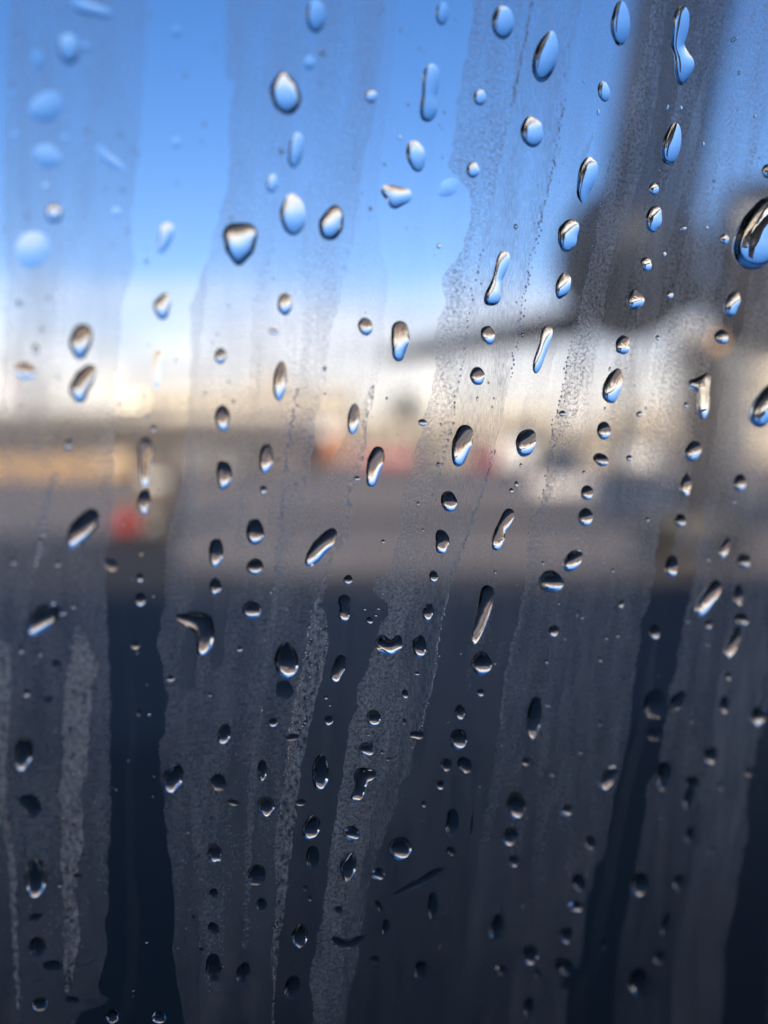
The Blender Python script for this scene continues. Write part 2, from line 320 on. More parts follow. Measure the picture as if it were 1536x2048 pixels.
# ------------------------------------------------------------------ masts, trees, tower
def mast(px, D, h, label, lit, group='floodlight masts across the apron'):
    r = empty('floodlight_mast', (gx(px, D), D, 0)); tag(r, label, 'floodlight', group)
    cyl('pole', (0, 0, 0), (0, 0, h), 0.22, M['darkmetal'], r, 0.1); B('crossarm', (0, 0, h), (2.0, 0.15, 0.15), M['darkmetal'], r)
    for s in (-0.7, 0.7):
        hd = B('lamp_head', (s, -0.15, h - 0.28), (0.85, 0.35, 0.5), M['darkmetal'], r, rot=Matrix.Rotation(R(-15), 3, 'X'))
        B('lens', (s, -0.36, h - 0.32), (0.75, 0.04, 0.42), M['lamp'] if lit else M['white'], hd)
mast(268, 100, gh(797, 100), 'floodlight mast with bright warm lit lamps over the brown shed roof', True)
mast(1345, 150, gh(610, 150) - 6, 'unlit floodlight mast by the control tower', False)
def tree(px, D, h, label):
    r = empty('tree', (gx(px, D), D, 0)); tag(r, label, 'tree', 'dark trees before the cream buildings')
    tk = cyl('trunk', (0, 0, 0), (0.1, 0, h * 0.6), 0.16 * h / 5, M['bark'], r, 0.07)
    for k in range(5):
        a = k * 1.26; cyl('limb', (0.05, 0, h * (0.3 + 0.05 * k)), (math.cos(a) * h * 0.24, math.sin(a) * h * 0.24, h * (0.62 + 0.06 * k)), 0.05 * h / 5, M['bark'], r, 0.02, 7)
    bm = bmesh.new(); rr = random.Random(px)
    for k in range(1500):
        while True:
            p = Vector((rr.uniform(-1, 1), rr.uniform(-1, 1), rr.uniform(-1, 1)))
            if p.length < 1: break
        q = Vector((p.x * h * 0.32, p.y * h * 0.32, h * 0.66 + p.z * h * 0.34))
        if math.sin(q.x * 3.1 + q.z * 2.3) + math.sin(q.y * 2.7 - q.z * 3.3) < -0.7: continue
        s = h * 0.028; n = Vector((rr.gauss(0, 1), rr.gauss(0, 1), rr.gauss(0, 1))).normalized(); u = n.orthogonal().normalized() * s; v = n.cross(u)
        bm.faces.new([bm.verts.new(q + u), bm.verts.new(q + v * 0.6), bm.verts.new(q - u), bm.verts.new(q - v * 0.6)])
    link('crown', bm, M['leaf'], r)
tree(226, 120, 7.4, 'small dark tree just left of the lit floodlight mast')
tree(815, 120, 9.5, 'dark tree standing before the pale tail fin of a far aircraft')
tree(372, 130, 6.6, 'squat dark tree before the long cream terminal block')
tree(1030, 120, 5.4, 'low dark tree behind the box truck with the red cab')
r = empty('control_tower', (gx(1380, 230), 230, 0)); tag(r, 'cream control tower with a wide glazed cab, just right of the dark airliner belly', 'tower')
hc = gh(700, 230)
cyl('shaft', (0, 0, 0), (0, 0, hc - 5.003), 2.6, M['cream'], r, 2.2, 16); cyl('cab', (0, 0, hc - 5), (0, 0, hc + 2.6), 5.2, M['white'], r, 6.0, 16, False)
cyl('glazing', (0, 0, hc + 2.603), (0, 0, hc + 3.4), 5.6, M['glass'], r, 5.7, 16, False); cyl('roof', (0, 0, hc + 3.403), (0, 0, hc + 5.4), 6.2, M['cream'], r, 4.4, 16, False)
def far_tail(px, D, top, m, label):
    r = empty('distant_airliner', (gx(px, D), D, 0)); tag(r, label, 'airliner', 'pale airliners parked far away'); h = gh(top, D)
    bm = bmesh.new(); rings = []
    for x, rad, z in ((-13, 0.2, 3.3), (-12, 1.0, 3.3), (-10, 1.7, 3.5), (-6, 1.9, 3.6), (8, 1.9, 3.6), (12, 1.3, 4.0), (16, 0.35, 4.6)):
        rings.append([Vector((x, rad * math.cos(a), z + rad * math.sin(a))) for a in [2 * math.pi * i / 16 for i in range(16)]])
    loft(bm, rings); link('fuselage', bm, m, r, True)
    bm = bmesh.new(); loft(bm, [[Vector((10.0, s, 5.0)), Vector((13.6, s, h)), Vector((16.0, s, h)), Vector((15.4, s, 4.8))] for s in (-0.2, 0.2)]); link('tail_fin', bm, m, r)
    for s in (-1, 1):
        bm = bmesh.new(); loft(bm, [[Vector((-2, s * 1.5, 3.0)), Vector((2.5, s * 1.5, 3.0)), Vector((2.5, s * 1.5, 3.4)), Vector((-2, s * 1.5, 3.4))], [Vector((3, s * 13, 4.0)), Vector((4.4, s * 13, 4.0)), Vector((4.4, s * 13, 4.15)), Vector((3, s * 13, 4.15))]]); link('wing', bm, m, r)
    for x, y in ((-9.5, 0), (1, -2), (1, 2)): cyl('wheel', (x, y - 0.2, 0.6), (x, y + 0.2, 0.6), 0.6, M['rubber'], r); cyl('strut', (x, y, 0.6), (x, y, 2.2), 0.12, M['darkmetal'], r)
far_tail(700, 150, 745, M['white'], 'pale airliner with a tall cream tail fin, behind the beige workshop')
far_tail(60, 150, 742, M['white'], 'pale airliner behind the brown shed, its tail fin left of the lit mast')

# ------------------------------------------------------------------ dark parked airliner, upper right, end-on to the window
D0 = 26.0
ax = math.atan2(482, F)                                # its axis lies along the line of sight, so the hull reads round
r = empty('parked_airliner', (gx(1250, D0), D0, 0), -ax)
tag(r, 'dark airliner seen end-on at upper right, its fin rising and wing reaching left', 'airliner')
hz = gh(505, D0); rad = 2.35
def ring(y, rr, z, n=36): return [Vector((rr * math.cos(a), y, z + rr * math.sin(a))) for a in [2 * math.pi * i / n for i in range(n)]]
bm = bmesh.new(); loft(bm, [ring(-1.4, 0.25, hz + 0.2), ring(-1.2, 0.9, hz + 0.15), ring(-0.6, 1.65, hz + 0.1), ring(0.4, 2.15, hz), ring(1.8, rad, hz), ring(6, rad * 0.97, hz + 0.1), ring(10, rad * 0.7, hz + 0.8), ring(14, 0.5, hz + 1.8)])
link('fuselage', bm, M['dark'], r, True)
def slab(name, a, b, m, th0, th1, parent):
    """a, b: (leading, trailing) points at root and tip"""
    bm = bmesh.new()
    up = (Vector(b[0]) - Vector(a[0])).cross(Vector(a[1]) - Vector(a[0])).normalized()
    def sec(p, q, th):
        p = Vector(p); q = Vector(q); ss = [(0, 0), (0.08, 0.6), (0.3, 1), (0.65, 0.7), (1, 0.06), (0.65, -0.6), (0.3, -0.8), (0.08, -0.5)]
        return [p.lerp(q, s) + up * (t * th / 2) for s, t in ss]
    loft(bm, [sec(a[0], a[1], th0), sec(Vector(a[0]).lerp(Vector(b[0]), .5), Vector(a[1]).lerp(Vector(b[1]), .5), (th0 + th1) / 2), sec(b[0], b[1], th1)])
    return link(name, bm, m, parent, True)
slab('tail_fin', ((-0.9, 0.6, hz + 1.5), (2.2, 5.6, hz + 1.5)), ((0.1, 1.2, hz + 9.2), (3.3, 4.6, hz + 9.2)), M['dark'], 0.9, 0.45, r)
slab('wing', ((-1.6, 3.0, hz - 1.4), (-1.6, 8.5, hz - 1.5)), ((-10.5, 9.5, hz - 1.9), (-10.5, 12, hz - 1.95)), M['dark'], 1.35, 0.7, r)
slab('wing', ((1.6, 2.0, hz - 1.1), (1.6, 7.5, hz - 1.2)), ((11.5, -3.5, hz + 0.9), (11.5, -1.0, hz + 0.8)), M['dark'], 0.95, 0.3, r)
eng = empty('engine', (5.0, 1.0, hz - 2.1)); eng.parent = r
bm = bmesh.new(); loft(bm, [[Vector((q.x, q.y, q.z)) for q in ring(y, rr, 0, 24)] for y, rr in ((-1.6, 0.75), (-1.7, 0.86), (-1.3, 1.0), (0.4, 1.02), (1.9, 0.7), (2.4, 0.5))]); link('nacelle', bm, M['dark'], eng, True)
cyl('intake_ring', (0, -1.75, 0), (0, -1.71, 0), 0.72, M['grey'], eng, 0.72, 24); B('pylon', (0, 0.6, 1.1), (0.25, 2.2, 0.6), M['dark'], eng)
o = cyl('beacon', (3.1, 1.2, hz - 2.2), (3.1, 1.2, hz - 1.8), 0.16, M['lens'], r, 0.1)
for x in (5.2, -0.1, 2.9):
    y = 3.2 if x != -0.1 else 20
    cyl('gear_strut', (x, y, 1.0), (x, y, hz - 1.6), 0.26 if x > 0 else 0.16, M['darkmetal'], r, 0.2)
    for s in (-0.42, 0.42): cyl('wheel', (x + s - 0.18, y, 0.62), (x + s + 0.18, y, 0.62), 0.62, M['rubber'], r, seg=20)
# boarding bridge at the right edge
r = empty('boarding_bridge', (gx(1410, 17), 17, 0), R(-14)); tag(r, 'dark brown boarding bridge on a thick column along the right edge', 'boarding bridge')
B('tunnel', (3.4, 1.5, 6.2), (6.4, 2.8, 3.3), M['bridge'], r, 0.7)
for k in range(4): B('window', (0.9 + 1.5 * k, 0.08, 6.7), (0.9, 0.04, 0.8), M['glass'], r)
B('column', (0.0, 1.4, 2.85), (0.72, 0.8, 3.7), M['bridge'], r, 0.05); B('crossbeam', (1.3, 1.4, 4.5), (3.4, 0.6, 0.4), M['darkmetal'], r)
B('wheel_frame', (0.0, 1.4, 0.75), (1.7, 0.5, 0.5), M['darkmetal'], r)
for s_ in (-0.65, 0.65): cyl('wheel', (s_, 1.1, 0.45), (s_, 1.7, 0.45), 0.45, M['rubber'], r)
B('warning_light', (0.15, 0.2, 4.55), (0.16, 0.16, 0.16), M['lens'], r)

# more of the far apron: tanks, vans, carts, each a thing of its own
def tank(px, D, rad, h, m, label):
    r = empty('storage_tank', (gx(px, D), D, 0)); tag(r, label, 'tank')
    cyl('shell', (0, 0, 0), (0, 0, h), rad, m, r, seg=28); cyl('lid', (0, 0, h + .003), (0, 0, h + rad * 0.25), rad * 1.01, m, r, rad * 0.3, 28); cyl('pipe', (rad + .15, 0, 0), (rad + .15, 0, h), 0.12, M['darkmetal'], r)
tank(35, 175, 4.2, gh(758, 175), M['white'], 'white storage tank at the left edge beyond the brown shed')
tank(548, 200, 5.0, gh(762, 200), M['cream'], 'cream storage tank behind the long terminal block')
tank(1148, 180, 4.6, gh(802, 180), M['white'], 'white storage tank beyond the barriers')
truck(430, 60, R(180), M['grey'], M['grey'], 4.2, 1.3, 'small grey van in front of the brown shed at centre left', 'van', 'van')
truck(880, 66, R(0), M['brown'], M['beige'], 4.0, 1.3, 'beige van between the red trailer and the box truck', 'van', 'van')
truck(1290, 60, R(180), M['grey'], M['white'], 4.4, 1.4, 'white van beneath the dark airliner, right of the barriers', 'van', 'van')
trailer(236, 50, 2.0, M['tan'], 'short tan baggage trailer before the ochre boarding')
trailer(322, 24, 0.9, M['brown'], 'small brown trailer just right of the red tug')

# ------------------------------------------------------------------ the window: tilted pane close to the lens
CR = cam.rotation_euler.to_matrix()
def cw(v): return CR @ Vector((v[0], v[1], -v[2]))     # camera (right, up, forward) -> world direction
Nc = Vector((-0.435, 0.225, 1.0 + 0.435 * 0.101 - 0.225 * -0.015)) / FOCUS
dist = 1 / Nc.length; nc = Nc.normalized()
TH = 0.0010
exc = Vector((nc.z, 0, -nc.x)).normalized(); eyc = nc.cross(exc) * 1.0
if eyc.y < 0: eyc = -eyc
exc = eyc.cross(nc)                                   # right-handed frame: x points to the viewer's left, z outward

G0c = nc * dist                                        # foot of the perpendicular from the eye to the inner face
n_w, ex_w, ey_w = cw(nc), cw(exc), cw(eyc)
Rg = Matrix((ex_w, ey_w, n_w)).transposed()
HAND = 1 if Rg.determinant() > 0 else -1
G0w = EYE + cw(G0c)
def glassmap(px, py, t=TH):
    """photo pixel -> metres on the outer face of the pane, through the refracting slab"""
    d = Vector(((px - 768) / F, (1024 - py) / F, 1)).normalized()
    c = d.dot(nc); p = d * (dist / c)
    s = d - nc * c; s2 = s / 1.49; c2 = math.sqrt(1 - s2.length_squared)
    p = p + (nc * c2 + s2) * (t / c2) - G0c
    return (p.dot(exc), p.dot(eyc))
def place(o, a=0, b=0, lift=0.0):
    M3 = Rg.copy()
    m4 = M3.to_4x4(); m4.translation = G0w + ex_w * a + ey_w * b + n_w * (TH + lift)
    o.matrix_world = m4
corners = [glassmap(px, py) for px in (0, 1536) for py in (0, 2048)]
A0, A1 = min(c[0] for c in corners) - 0.05, max(c[0] for c in corners) + 0.05
B0, B1 = min(c[1] for c in corners) - 0.05, max(c[1] for c in corners) + 0.05
bm = bmesh.new(); box(bm, ((A0 + A1) / 2, (B0 + B1) / 2, -TH / 2), (A1 - A0, B1 - B0, TH))
o = link('window_pane', bm, M['pane']); place(o); tag(o, 'clear window pane carrying all the water drops and streaks of condensation', 'window')
# frame and cabin shell round the pane
bm = bmesh.new(); fw = 0.03
for c, s in ((((A0 + A1) / 2, B0 - fw / 2 - .0005), (A1 - A0 + 2 * fw, fw)), (((A0 + A1) / 2, B1 + fw / 2 + .0005), (A1 - A0 + 2 * fw, fw)), ((A0 - fw / 2 - .0005, (B0 + B1) / 2), (fw, B1 - B0)), ((A1 + fw / 2 + .0005, (B0 + B1) / 2), (fw, B1 - B0))):
    box(bm, (c[0], c[1], -0.006), (s[0], s[1], 0.011))
o = link('window_frame', bm, M['cabin']); place(o); tag(o, kind='structure')
bm = bmesh.new(); X0, X1, Y0, Y1 = A0 - fw - .001, A1 + fw + .001, B0 - fw - .001, B1 + fw + .001; LX, LY0, LY1, DP = 9.0, -1.3, 1.5, 3.0
for c, s in (((0, (Y1 + LY1) / 2), (2 * LX, LY1 - Y1)), ((0, (Y0 + LY0) / 2), (2 * LX, Y0 - LY0)), (((X0 - LX) / 2, (Y0 + Y1) / 2), (X0 + LX, Y1 - Y0)), (((X1 + LX) / 2, (Y0 + Y1) / 2), (LX - X1, Y1 - Y0))):
    box(bm, (c[0], c[1], -0.02), (s[0], s[1], 0.02))
o = link('cabin_wall', bm, M['cabin']); place(o); tag(o, kind='structure')
for nm, c, s in (('cabin_ceiling', (0, LY1 + .03, -DP / 2), (2 * LX, 0.05, DP)), ('cabin_floor', (0, LY0 - .03, -DP / 2), (2 * LX, 0.05, DP)), ('cabin_partition', (0, (LY0 + LY1) / 2, -DP - .03), (2 * LX, LY1 - LY0 + .12, 0.05)),
                 ('cabin_end', (-LX - .03, (LY0 + LY1) / 2, -DP / 2), (0.05, LY1 - LY0 + .12, DP)), ('cabin_end', (LX + .03, (LY0 + LY1) / 2, -DP / 2), (0.05, LY1 - LY0 + .12, DP))):
    bm = bmesh.new(); box(bm, c, s); o = link(nm, bm, M['cabin']); place(o); tag(o, kind='structure')

#DROPS
# ------------------------------------------------------------------ water drops: one mesh each
def ell(cx, cy, a, b, tilt=0, wob=0.05, seed=0, point=0.0, n=72):
    """outline in photo pixels; tilt leans the top to the right; point > 0 narrows the top, < 0 the foot"""
    rr = random.Random(int(cx * 7 + cy * 13 + seed)); ph = [rr.uniform(0, 6.283) for _ in range(5)]; am = [rr.gauss(0, 1) * wob / (k + 1) for k in range(5)]
    t = R(tilt); P = []
    for i in range(n):
        th = 2 * math.pi * i / n
        k = 1 + sum(am[j] * math.cos((j + 2) * th + ph[j]) for j in range(5))
        x, y = a * k * math.cos(th), b * k * math.sin(th)
        x *= 1 - point * (y / b)                       # y up
        P.append((cx + x * math.cos(t) + y * math.sin(t), cy - (-x * math.sin(t) + y * math.cos(t))))
    return P
def blob(circs, cen=None, n=96, seed=0):
    """outline of a smooth union of discs (x, y, r), star-shaped about cen"""
    cx, cy = cen or (sum(c[0] * c[2] for c in circs) / sum(c[2] for c in circs), sum(c[1] * c[2] for c in circs) / sum(c[2] for c in circs))
    dense = []
    for (x0, y0, r0), (x1, y1, r1) in zip(circs, circs[1:] + circs[-1:]):
        for k in range(6): dense.append((x0 + (x1 - x0) * k / 6, y0 + (y1 - y0) * k / 6, r0 + (r1 - r0) * k / 6))
    dense = np.array(dense); rad = []
    rs = np.arange(0.5, 130, 0.5)
    for i in range(n):
        th = 2 * math.pi * i / n; X = cx + rs * math.cos(th); Y = cy - rs * math.sin(th)
        ins = (((X[:, None] - dense[:, 0]) ** 2 + (Y[:, None] - dense[:, 1]) ** 2) < dense[:, 2] ** 2).any(1)
        k = int(np.argmin(ins)) if not ins.all() else len(rs) - 1
        # allow small gaps so bent spines stay whole
        j = np.where(ins)[0]; j = j[j < k + 14]; rad.append(rs[j.max()] if len(j) else 2.0)
    rad = np.array(rad)
    for _ in range(3): rad = 0.25 * np.roll(rad, 1) + 0.5 * rad + 0.25 * np.roll(rad, -1)
    return [(cx + rad[i] * math.cos(2 * math.pi * i / n), cy - rad[i] * math.sin(2 * math.pi * i / n)) for i in range(n)], (cx, cy)
def resample(P, n):
    P = np.array(P); Q = np.vstack([P, P[:1]]); d = np.r_[0, np.cumsum(np.hypot(*(Q[1:] - Q[:-1]).T))]
    s = np.linspace(0, d[-1], n, endpoint=False); return np.c_[np.interp(s, d, Q[:, 0]), np.interp(s, d, Q[:, 1])]
HOLES = []
def drop(P, cen=None, theta=56, name='water_drop', size=None):
    xs = [p[0] for p in P]; ys = [p[1] for p in P]; sz = max(max(xs) - min(xs), max(ys) - min(ys)); mn = min(max(xs) - min(xs), max(ys) - min(ys))
    ns, nr = (64, 18) if sz > 50 else (48, 13) if sz > 28 else (30, 8) if sz > 13 else (16, 5)
    if cen is None: cen = (sum(xs) / len(xs), sum(ys) / len(ys))
    Q = resample(P, ns)
    G = np.array([glassmap(x, y) for x, y in Q]); g0 = np.array(glassmap(*cen))
    HOLES.append(G.copy())
    L = G - g0
    rho = np.sin(np.linspace(0, 1, nr + 1)[1:] * math.pi / 2) ** 0.9       # rings crowd toward the rim
    V = [np.zeros((1, 2))] + [L * q for q in rho]; V = np.vstack(V)
    faces = [(0, 1 + i, 1 + (i + 1) % ns) for i in range(ns)]
    for k in range(nr - 1):
        a, b = 1 + k * ns, 1 + (k + 1) * ns
        for i in range(ns):
            j = (i + 1) % ns; faces += [(a + i, b + i, b + j), (a + i, b + j, a + j)]
    nv = len(V); Tm = np.array(faces); 
    Lp = np.zeros((nv, nv)); area = np.zeros(nv)
    for k in range(3):
        i, j, o_ = Tm[:, k], Tm[:, (k + 1) % 3], Tm[:, (k + 2) % 3]
        u = V[i] - V[o_]; v = V[j] - V[o_]; cr = np.abs(u[:, 0] * v[:, 1] - u[:, 1] * v[:, 0]) + 1e-16; cot = np.clip((u * v).sum(1) / cr, -4, 40) / 2
        np.add.at(Lp, (i, j), -cot); np.add.at(Lp, (j, i), -cot); np.add.at(Lp, (i, i), cot); np.add.at(Lp, (j, j), cot); np.add.at(area, i, cr / 6)
    inn = nv - ns; h = np.zeros(nv)
    h[:inn] = np.linalg.solve(Lp[:inn, :inn] + np.eye(inn) * 1e-9, area[:inn]); h = np.clip(h, 0, None)
    hm = h.max(); q = h / hm; a = 2 * math.sqrt(hm); th = R(theta); s = math.sin(th)
    theta += (10 if cen[1] > 560 else 3) if 45 < theta < 68 else 0; theta = theta - 22 if cen[1] > 1440 and 45 < theta < 71 and (int(cen[0]) % 4) else theta; th = R(min(theta, 84)); s = math.sin(th)
    z = a / s * (np.sqrt(1 - s * s * (1 - q)) - math.cos(th))
    yn = V[:, 1] / (np.abs(L[:, 1]).max() + 1e-9); z = z * (1 - (0.5 if cen[1] > 560 else 0.3) * yn)   # water sags toward the foot of the drop
    if z.max() > 0.0030: z *= 0.0030 / z.max()
    verts = [(float(V[i, 0]), float(V[i, 1]), float(z[i])) for i in range(nv)]
    fl = list(map(tuple, faces))
    bc = len(verts); verts.append((0, 0, 0)); rim = [1 + (nr - 1) * ns + i for i in range(ns)]
    base = [len(verts) + i for i in range(ns)]; verts += [(float(V[k, 0]), float(V[k, 1]), 0.0) for k in rim]
    # base shares the rim position but has its own vertices, so the edge stays crisp
    fl += [(bc, base[(i + 1) % ns], base[i]) for i in range(ns)]
    if (V[1, 0] * V[2, 1] - V[1, 1] * V[2, 0]) < 0: fl = [f[::-1] for f in fl]
    me = bpy.data.meshes.new(name); me.from_pydata(verts, [], fl); me.update()
    me.materials.append(M['water'])
    for p in me.polygons: p.use_smooth = True
    o = bpy.data.objects.new(name, me); C.objects.link(o); place(o, float(g0[0]), float(g0[1]), 0.00002)
    return o
DL = []       # (object, cx, cy, w, h, tilt, label or None)
def E(cx, cy, a, b, tilt=0, th=56, label=None, point=0.0, wob=0.05):
    o = drop(ell(cx, cy, a, b, tilt, wob, 0, point), (cx, cy), th); DL.append((o, cx, cy, 2 * a, 2 * b, tilt, label, th))
def K(circs, label, th=56, cen=None):
    P, c = blob(circs, cen); o = drop(P, c, th); xs = [p[0] for p in P]; ys = [p[1] for p in P]
    DL.append((o, c[0], c[1], max(xs) - min(xs), max(ys) - min(ys), 0, label, th))
# upper left, out of focus
K([(148, 4, 9), (165, 14, 14), (190, 20, 11), (220, 28, 9)], 'slanting blurred drop cut by the top edge, leftmost of the top row', 42)
E(138, 98, 21, 31, 0, 50, 'blurred upright drop with a dark foot near the top left corner')
E(172, 93, 8, 9, th=40); E(75, 118, 14, 20, th=20)
E(93, 213, 35, 31, -20, 24, 'wide flat pale blue drop near the left edge, upper left')
E(95, 312, 30, 23, -10, 22, 'flat ring-like drop below the wide flat pale blue one')
K([(198, 294, 7), (206, 310, 10), (228, 325, 9), (250, 342, 6)], 'faint slanting comma of water right of the flat ring-like drop', 22)
E(108, 426, 19, 17, 0, 60, 'small round drop with a brown cap, upper left'); E(65, 498, 37, 34, 0, 16, 'broad faint ring of water at the left edge above the cloud bank')
E(25, 185, 7, 7, th=30); E(353, 62, 12, 11, th=25); E(353, 285, 10, 10, th=25); E(92, 372, 6, 7, th=35); E(30, 270, 9, 8, th=22); E(130, 276, 8, 7, th=22); E(233, 424, 10, 10, th=20)
K([(335, 460, 15), (330, 480, 13), (322, 498, 9)], 'soft white-topped drop in the clear band of blue sky', 44)
K([(470, 470, 25), (492, 468, 23), (480, 490, 31), (478, 512, 17), (478, 520, 12)], 'large drop with a thick dark rim and slanting shoulders', 78)
K([(567, 146, 6), (566, 160, 15), (568, 180, 28), (574, 198, 29), (576, 210, 20)], 'large pear-shaped drop with a thick dark rim and pointed top', 80)
K([(671, 420, 11), (668, 432, 19), (662, 450, 25), (660, 460, 21)], 'egg-shaped dark-rimmed drop right of the white-capped oval drop', 78)
E(632, 32, 20, 33, 3, 48, 'pale oval drop near the top edge above the pear-shaped drop'); E(620, 125, 12, 14, th=35)
E(742, 193, 13, 13, 0, 58, 'small round drop between the pear-shaped drop and the tall narrow one')
K([(864, 143, 16), (862, 165, 17), (859, 190, 15), (858, 215, 18), (855, 230, 15)], 'tall narrow drop with a dark left edge, upper middle', 50)
E(885, 27, 13, 24, 5, 45); E(1006, 45, 23, 33, 0, 57, 'oval drop near the top edge with a dark curl on its left side')
E(960, 195, 13, 16, 0, 56); E(592, 300, 16, 33, 10, 48, 'slim pale drop under the pear-shaped drop'); E(832, 312, 19, 31, -2, 52, 'oval drop beneath the tall narrow drop')
E(545, 367, 11, 19, 5, 44); E(586, 430, 25, 42, -3, 50, 'big pale oval drop with a white cap')
K([(775, 382, 13), (792, 392, 20), (810, 392, 15), (790, 404, 14)], 'wide lopsided drop with a notched white top', 48)
E(946, 340, 13, 16, 0, 58); E(897, 375, 23, 17, -25, 16); E(878, 492, 5, 5); E(800, 275, 4, 4)
# upper right, sharp
E(1092, 113, 24, 52, 14, 64, 'large slanting dark-rimmed drop in the sharp upper right part', 0.12)
E(1241, 47, 20, 42, 3, 52, 'upright drop near the top edge with a dark line down its middle')
K([(1365, 26, 16), (1361, 60, 16), (1355, 90, 13), (1364, 110, 14), (1371, 128, 19), (1366, 148, 15), (1361, 166, 8)], 'long pinched drop with a fat foot beneath the top edge at right', 54, (1362, 96))
E(1208, 183, 12, 21, -4, 54, 'small half-moon drop between the two upright drops at upper right'); E(1064, 264, 24, 29, 0, 58, 'round drop with a dark hook left of the beaded streak')
E(1344, 287, 19, 41, 12, 52, 'leaf-shaped drop showing the dark airliner, under the long pinched drop', 0.1)
E(1173, 358, 18, 47, 12, 54, 'slim slanting drop to the right of the beaded streak', -0.1)
K([(1142, 455, 17), (1136, 465, 20), (1135, 480, 19), (1133, 493, 12)], 'kidney-shaped drop on the dark airliner hull', 55)
E(1308, 378, 10, 12); E(1308, 438, 16, 27, 10, 54, 'oval drop with a round dark image in it, in the middle of the airliner')
K([(1540, 425, 32), (1520, 455, 38), (1510, 490, 42), (1505, 502, 38)], 'very big tilted drop cut by the right edge, showing the dark airliner inside', 62, (1513, 480))
E(1449, 478, 9, 11); E(1367, 457, 6, 5); E(1413, 455, 4, 4); E(1469, 78, 9, 4, -35); E(1335, 215, 3, 6, 10); E(1362, 216, 4, 4); E(1197, 225, 3, 6); E(1510, 233, 3, 4); E(1168, 163, 2, 5)
E(1538, 342, 13, 16, 0, 60); E(1407, 288, 3, 4); E(1293, 528, 11, 14, 0, 57); E(1329, 508, 4, 6); E(1126, 572, 14, 28, 14, 54, 'slim pointed drop under the kidney-shaped drop', -0.15)
E(1271, 600, 15, 22, 18, 55, 'tilted drop with folded bright lines below the airliner hull', 0.0, 0.1); E(1340, 590, 7, 8)
K([(1095, 662, 12), (1090, 685, 10), (1081, 710, 10), (1074, 732, 9), (1072, 745, 5)], 'long slim drop trailing to the lower left, right of the beaded streak', 54)
E(1246, 690, 14, 20, 12, 56, None, 0.1, 0.09); E(1465, 608, 14, 26, 16, 54, 'slanting drop right of the bright cream tower glow', 0, 0.08); E(1443, 674, 15, 13, 20, 58)
E(1226, 772, 18, 36, 13, 55, 'tall tilted drop packed with cream and blue reflections', 0.05, 0.08)
K([(1384, 768, 10), (1394, 768, 12), (1410, 760, 11), (1414, 752, 7), (1407, 775, 13), (1409, 795, 11), (1407, 815, 11), (1406, 832, 8)], 'T-shaped drop with a long stem at right', 52, (1405, 782))
K([(1548, 790, 24), (1532, 815, 25), (1520, 838, 18)], 'tilted dark-topped drop cut by the right edge under the very big one', 58, (1532, 815))
E(1316, 676, 5, 5); E(1125, 827, 7, 6); E(1279, 828, 6, 6, 40); E(1372, 810, 5, 6)
E(1052, 886, 21, 27, 8, 60, 'fat shield-shaped drop full of tiny building reflections', -0.12, 0.06); E(1208, 861, 14, 18, 5); E(1202, 919, 16, 12, 30); E(1259, 916, 6, 6); E(1386, 902, 16, 21, 18, 56, None, 0, 0.09)
E(1174, 985, 13, 14); E(1171, 1034, 15, 18); E(1372, 970, 11, 22, 4, 54, None, 0, 0.09); E(1480, 965, 12, 18, 4); E(1033, 968, 4, 6); E(1023, 981, 4, 5); E(1467, 1003, 5, 4); E(1042, 930, 3, 4); E(1168, 945, 3, 4); E(1220, 738, 3, 4)
# middle left
K([(330, 597, 12), (323, 612, 17), (325, 628, 12)], 'soft drop with a blue foot over the edge of the cloud bank', 50)
K([(165, 668, 21), (160, 685, 23), (160, 705, 14)], 'dark-capped drop on the cloud bank, upper of a close pair at left', 72)
K([(180, 742, 14), (168, 758, 20), (157, 778, 20), (160, 795, 13)], 'slanted drop with a brown roof, lower of a close pair at left', 58)
E(50, 742, 22, 17, 0, 38); E(71, 698, 7, 10); K([(318, 710, 11), (314, 730, 11), (313, 750, 9), (313, 768, 8)], 'thin faint curved drop left of the mist strip', 30)
E(441, 712, 12, 16); E(445, 837, 15, 27, -3, 62, 'upright thimble-shaped drop with a black top in front of the cream terminal'); E(448, 950, 16, 29, -2, 62, 'upright drop with a thick black top and blue foot below the thimble-shaped one', -0.08)
K([(291, 890, 15), (292, 905, 15), (291, 925, 13), (290, 945, 11), (290, 965, 9)], 'tall hollow-looking drop tapering down in the clear streak', 50)
E(288, 1003, 13, 25, 3, 54, 'drop under the tall hollow-looking one, above the red tug', 0.0, 0.09)
E(137, 889, 8, 10); E(65, 893, 4, 5); E(307, 858, 5, 6); E(570, 608, 14, 24, 0, 54, 'brown-capped drop over the mist strip edge, upper centre left'); E(731, 653, 14, 19, -5, 56)
K([(800, 658, 17), (801, 680, 19), (798, 700, 14), (797, 712, 11)], 'tall dark-capped drop in the clear gap at mid height', 62)
E(547, 663, 12, 6, 15, 40); E(560, 762, 14, 39, 7, 56, 'tall slim drop leaning right beside the textured strip', 0.0); E(707, 838, 12, 31, 5, 56, 'slim brown drop with a pale foot in front of the orange truck')
E(532, 917, 14, 30, 6, 56, 'thin drop leaning right between two misty strips'); K([(756, 905, 13), (752, 922, 17), (746, 945, 14), (743, 965, 10)], 'long black-headed drop narrowing to a blue foot', 64)
K([(930, 866, 17), (925, 885, 20), (920, 905, 17), (917, 922, 12)], 'long black-topped drop with a notched right edge near the red cab', 62)
E(845, 845, 9, 7, 10); K([(1008, 514, 14), (1003, 535, 12), (996, 555, 10), (991, 575, 13), (985, 595, 17), (974, 604, 7)], 'twisting double drop with a pointed tail at lower left', 54, (993, 562))
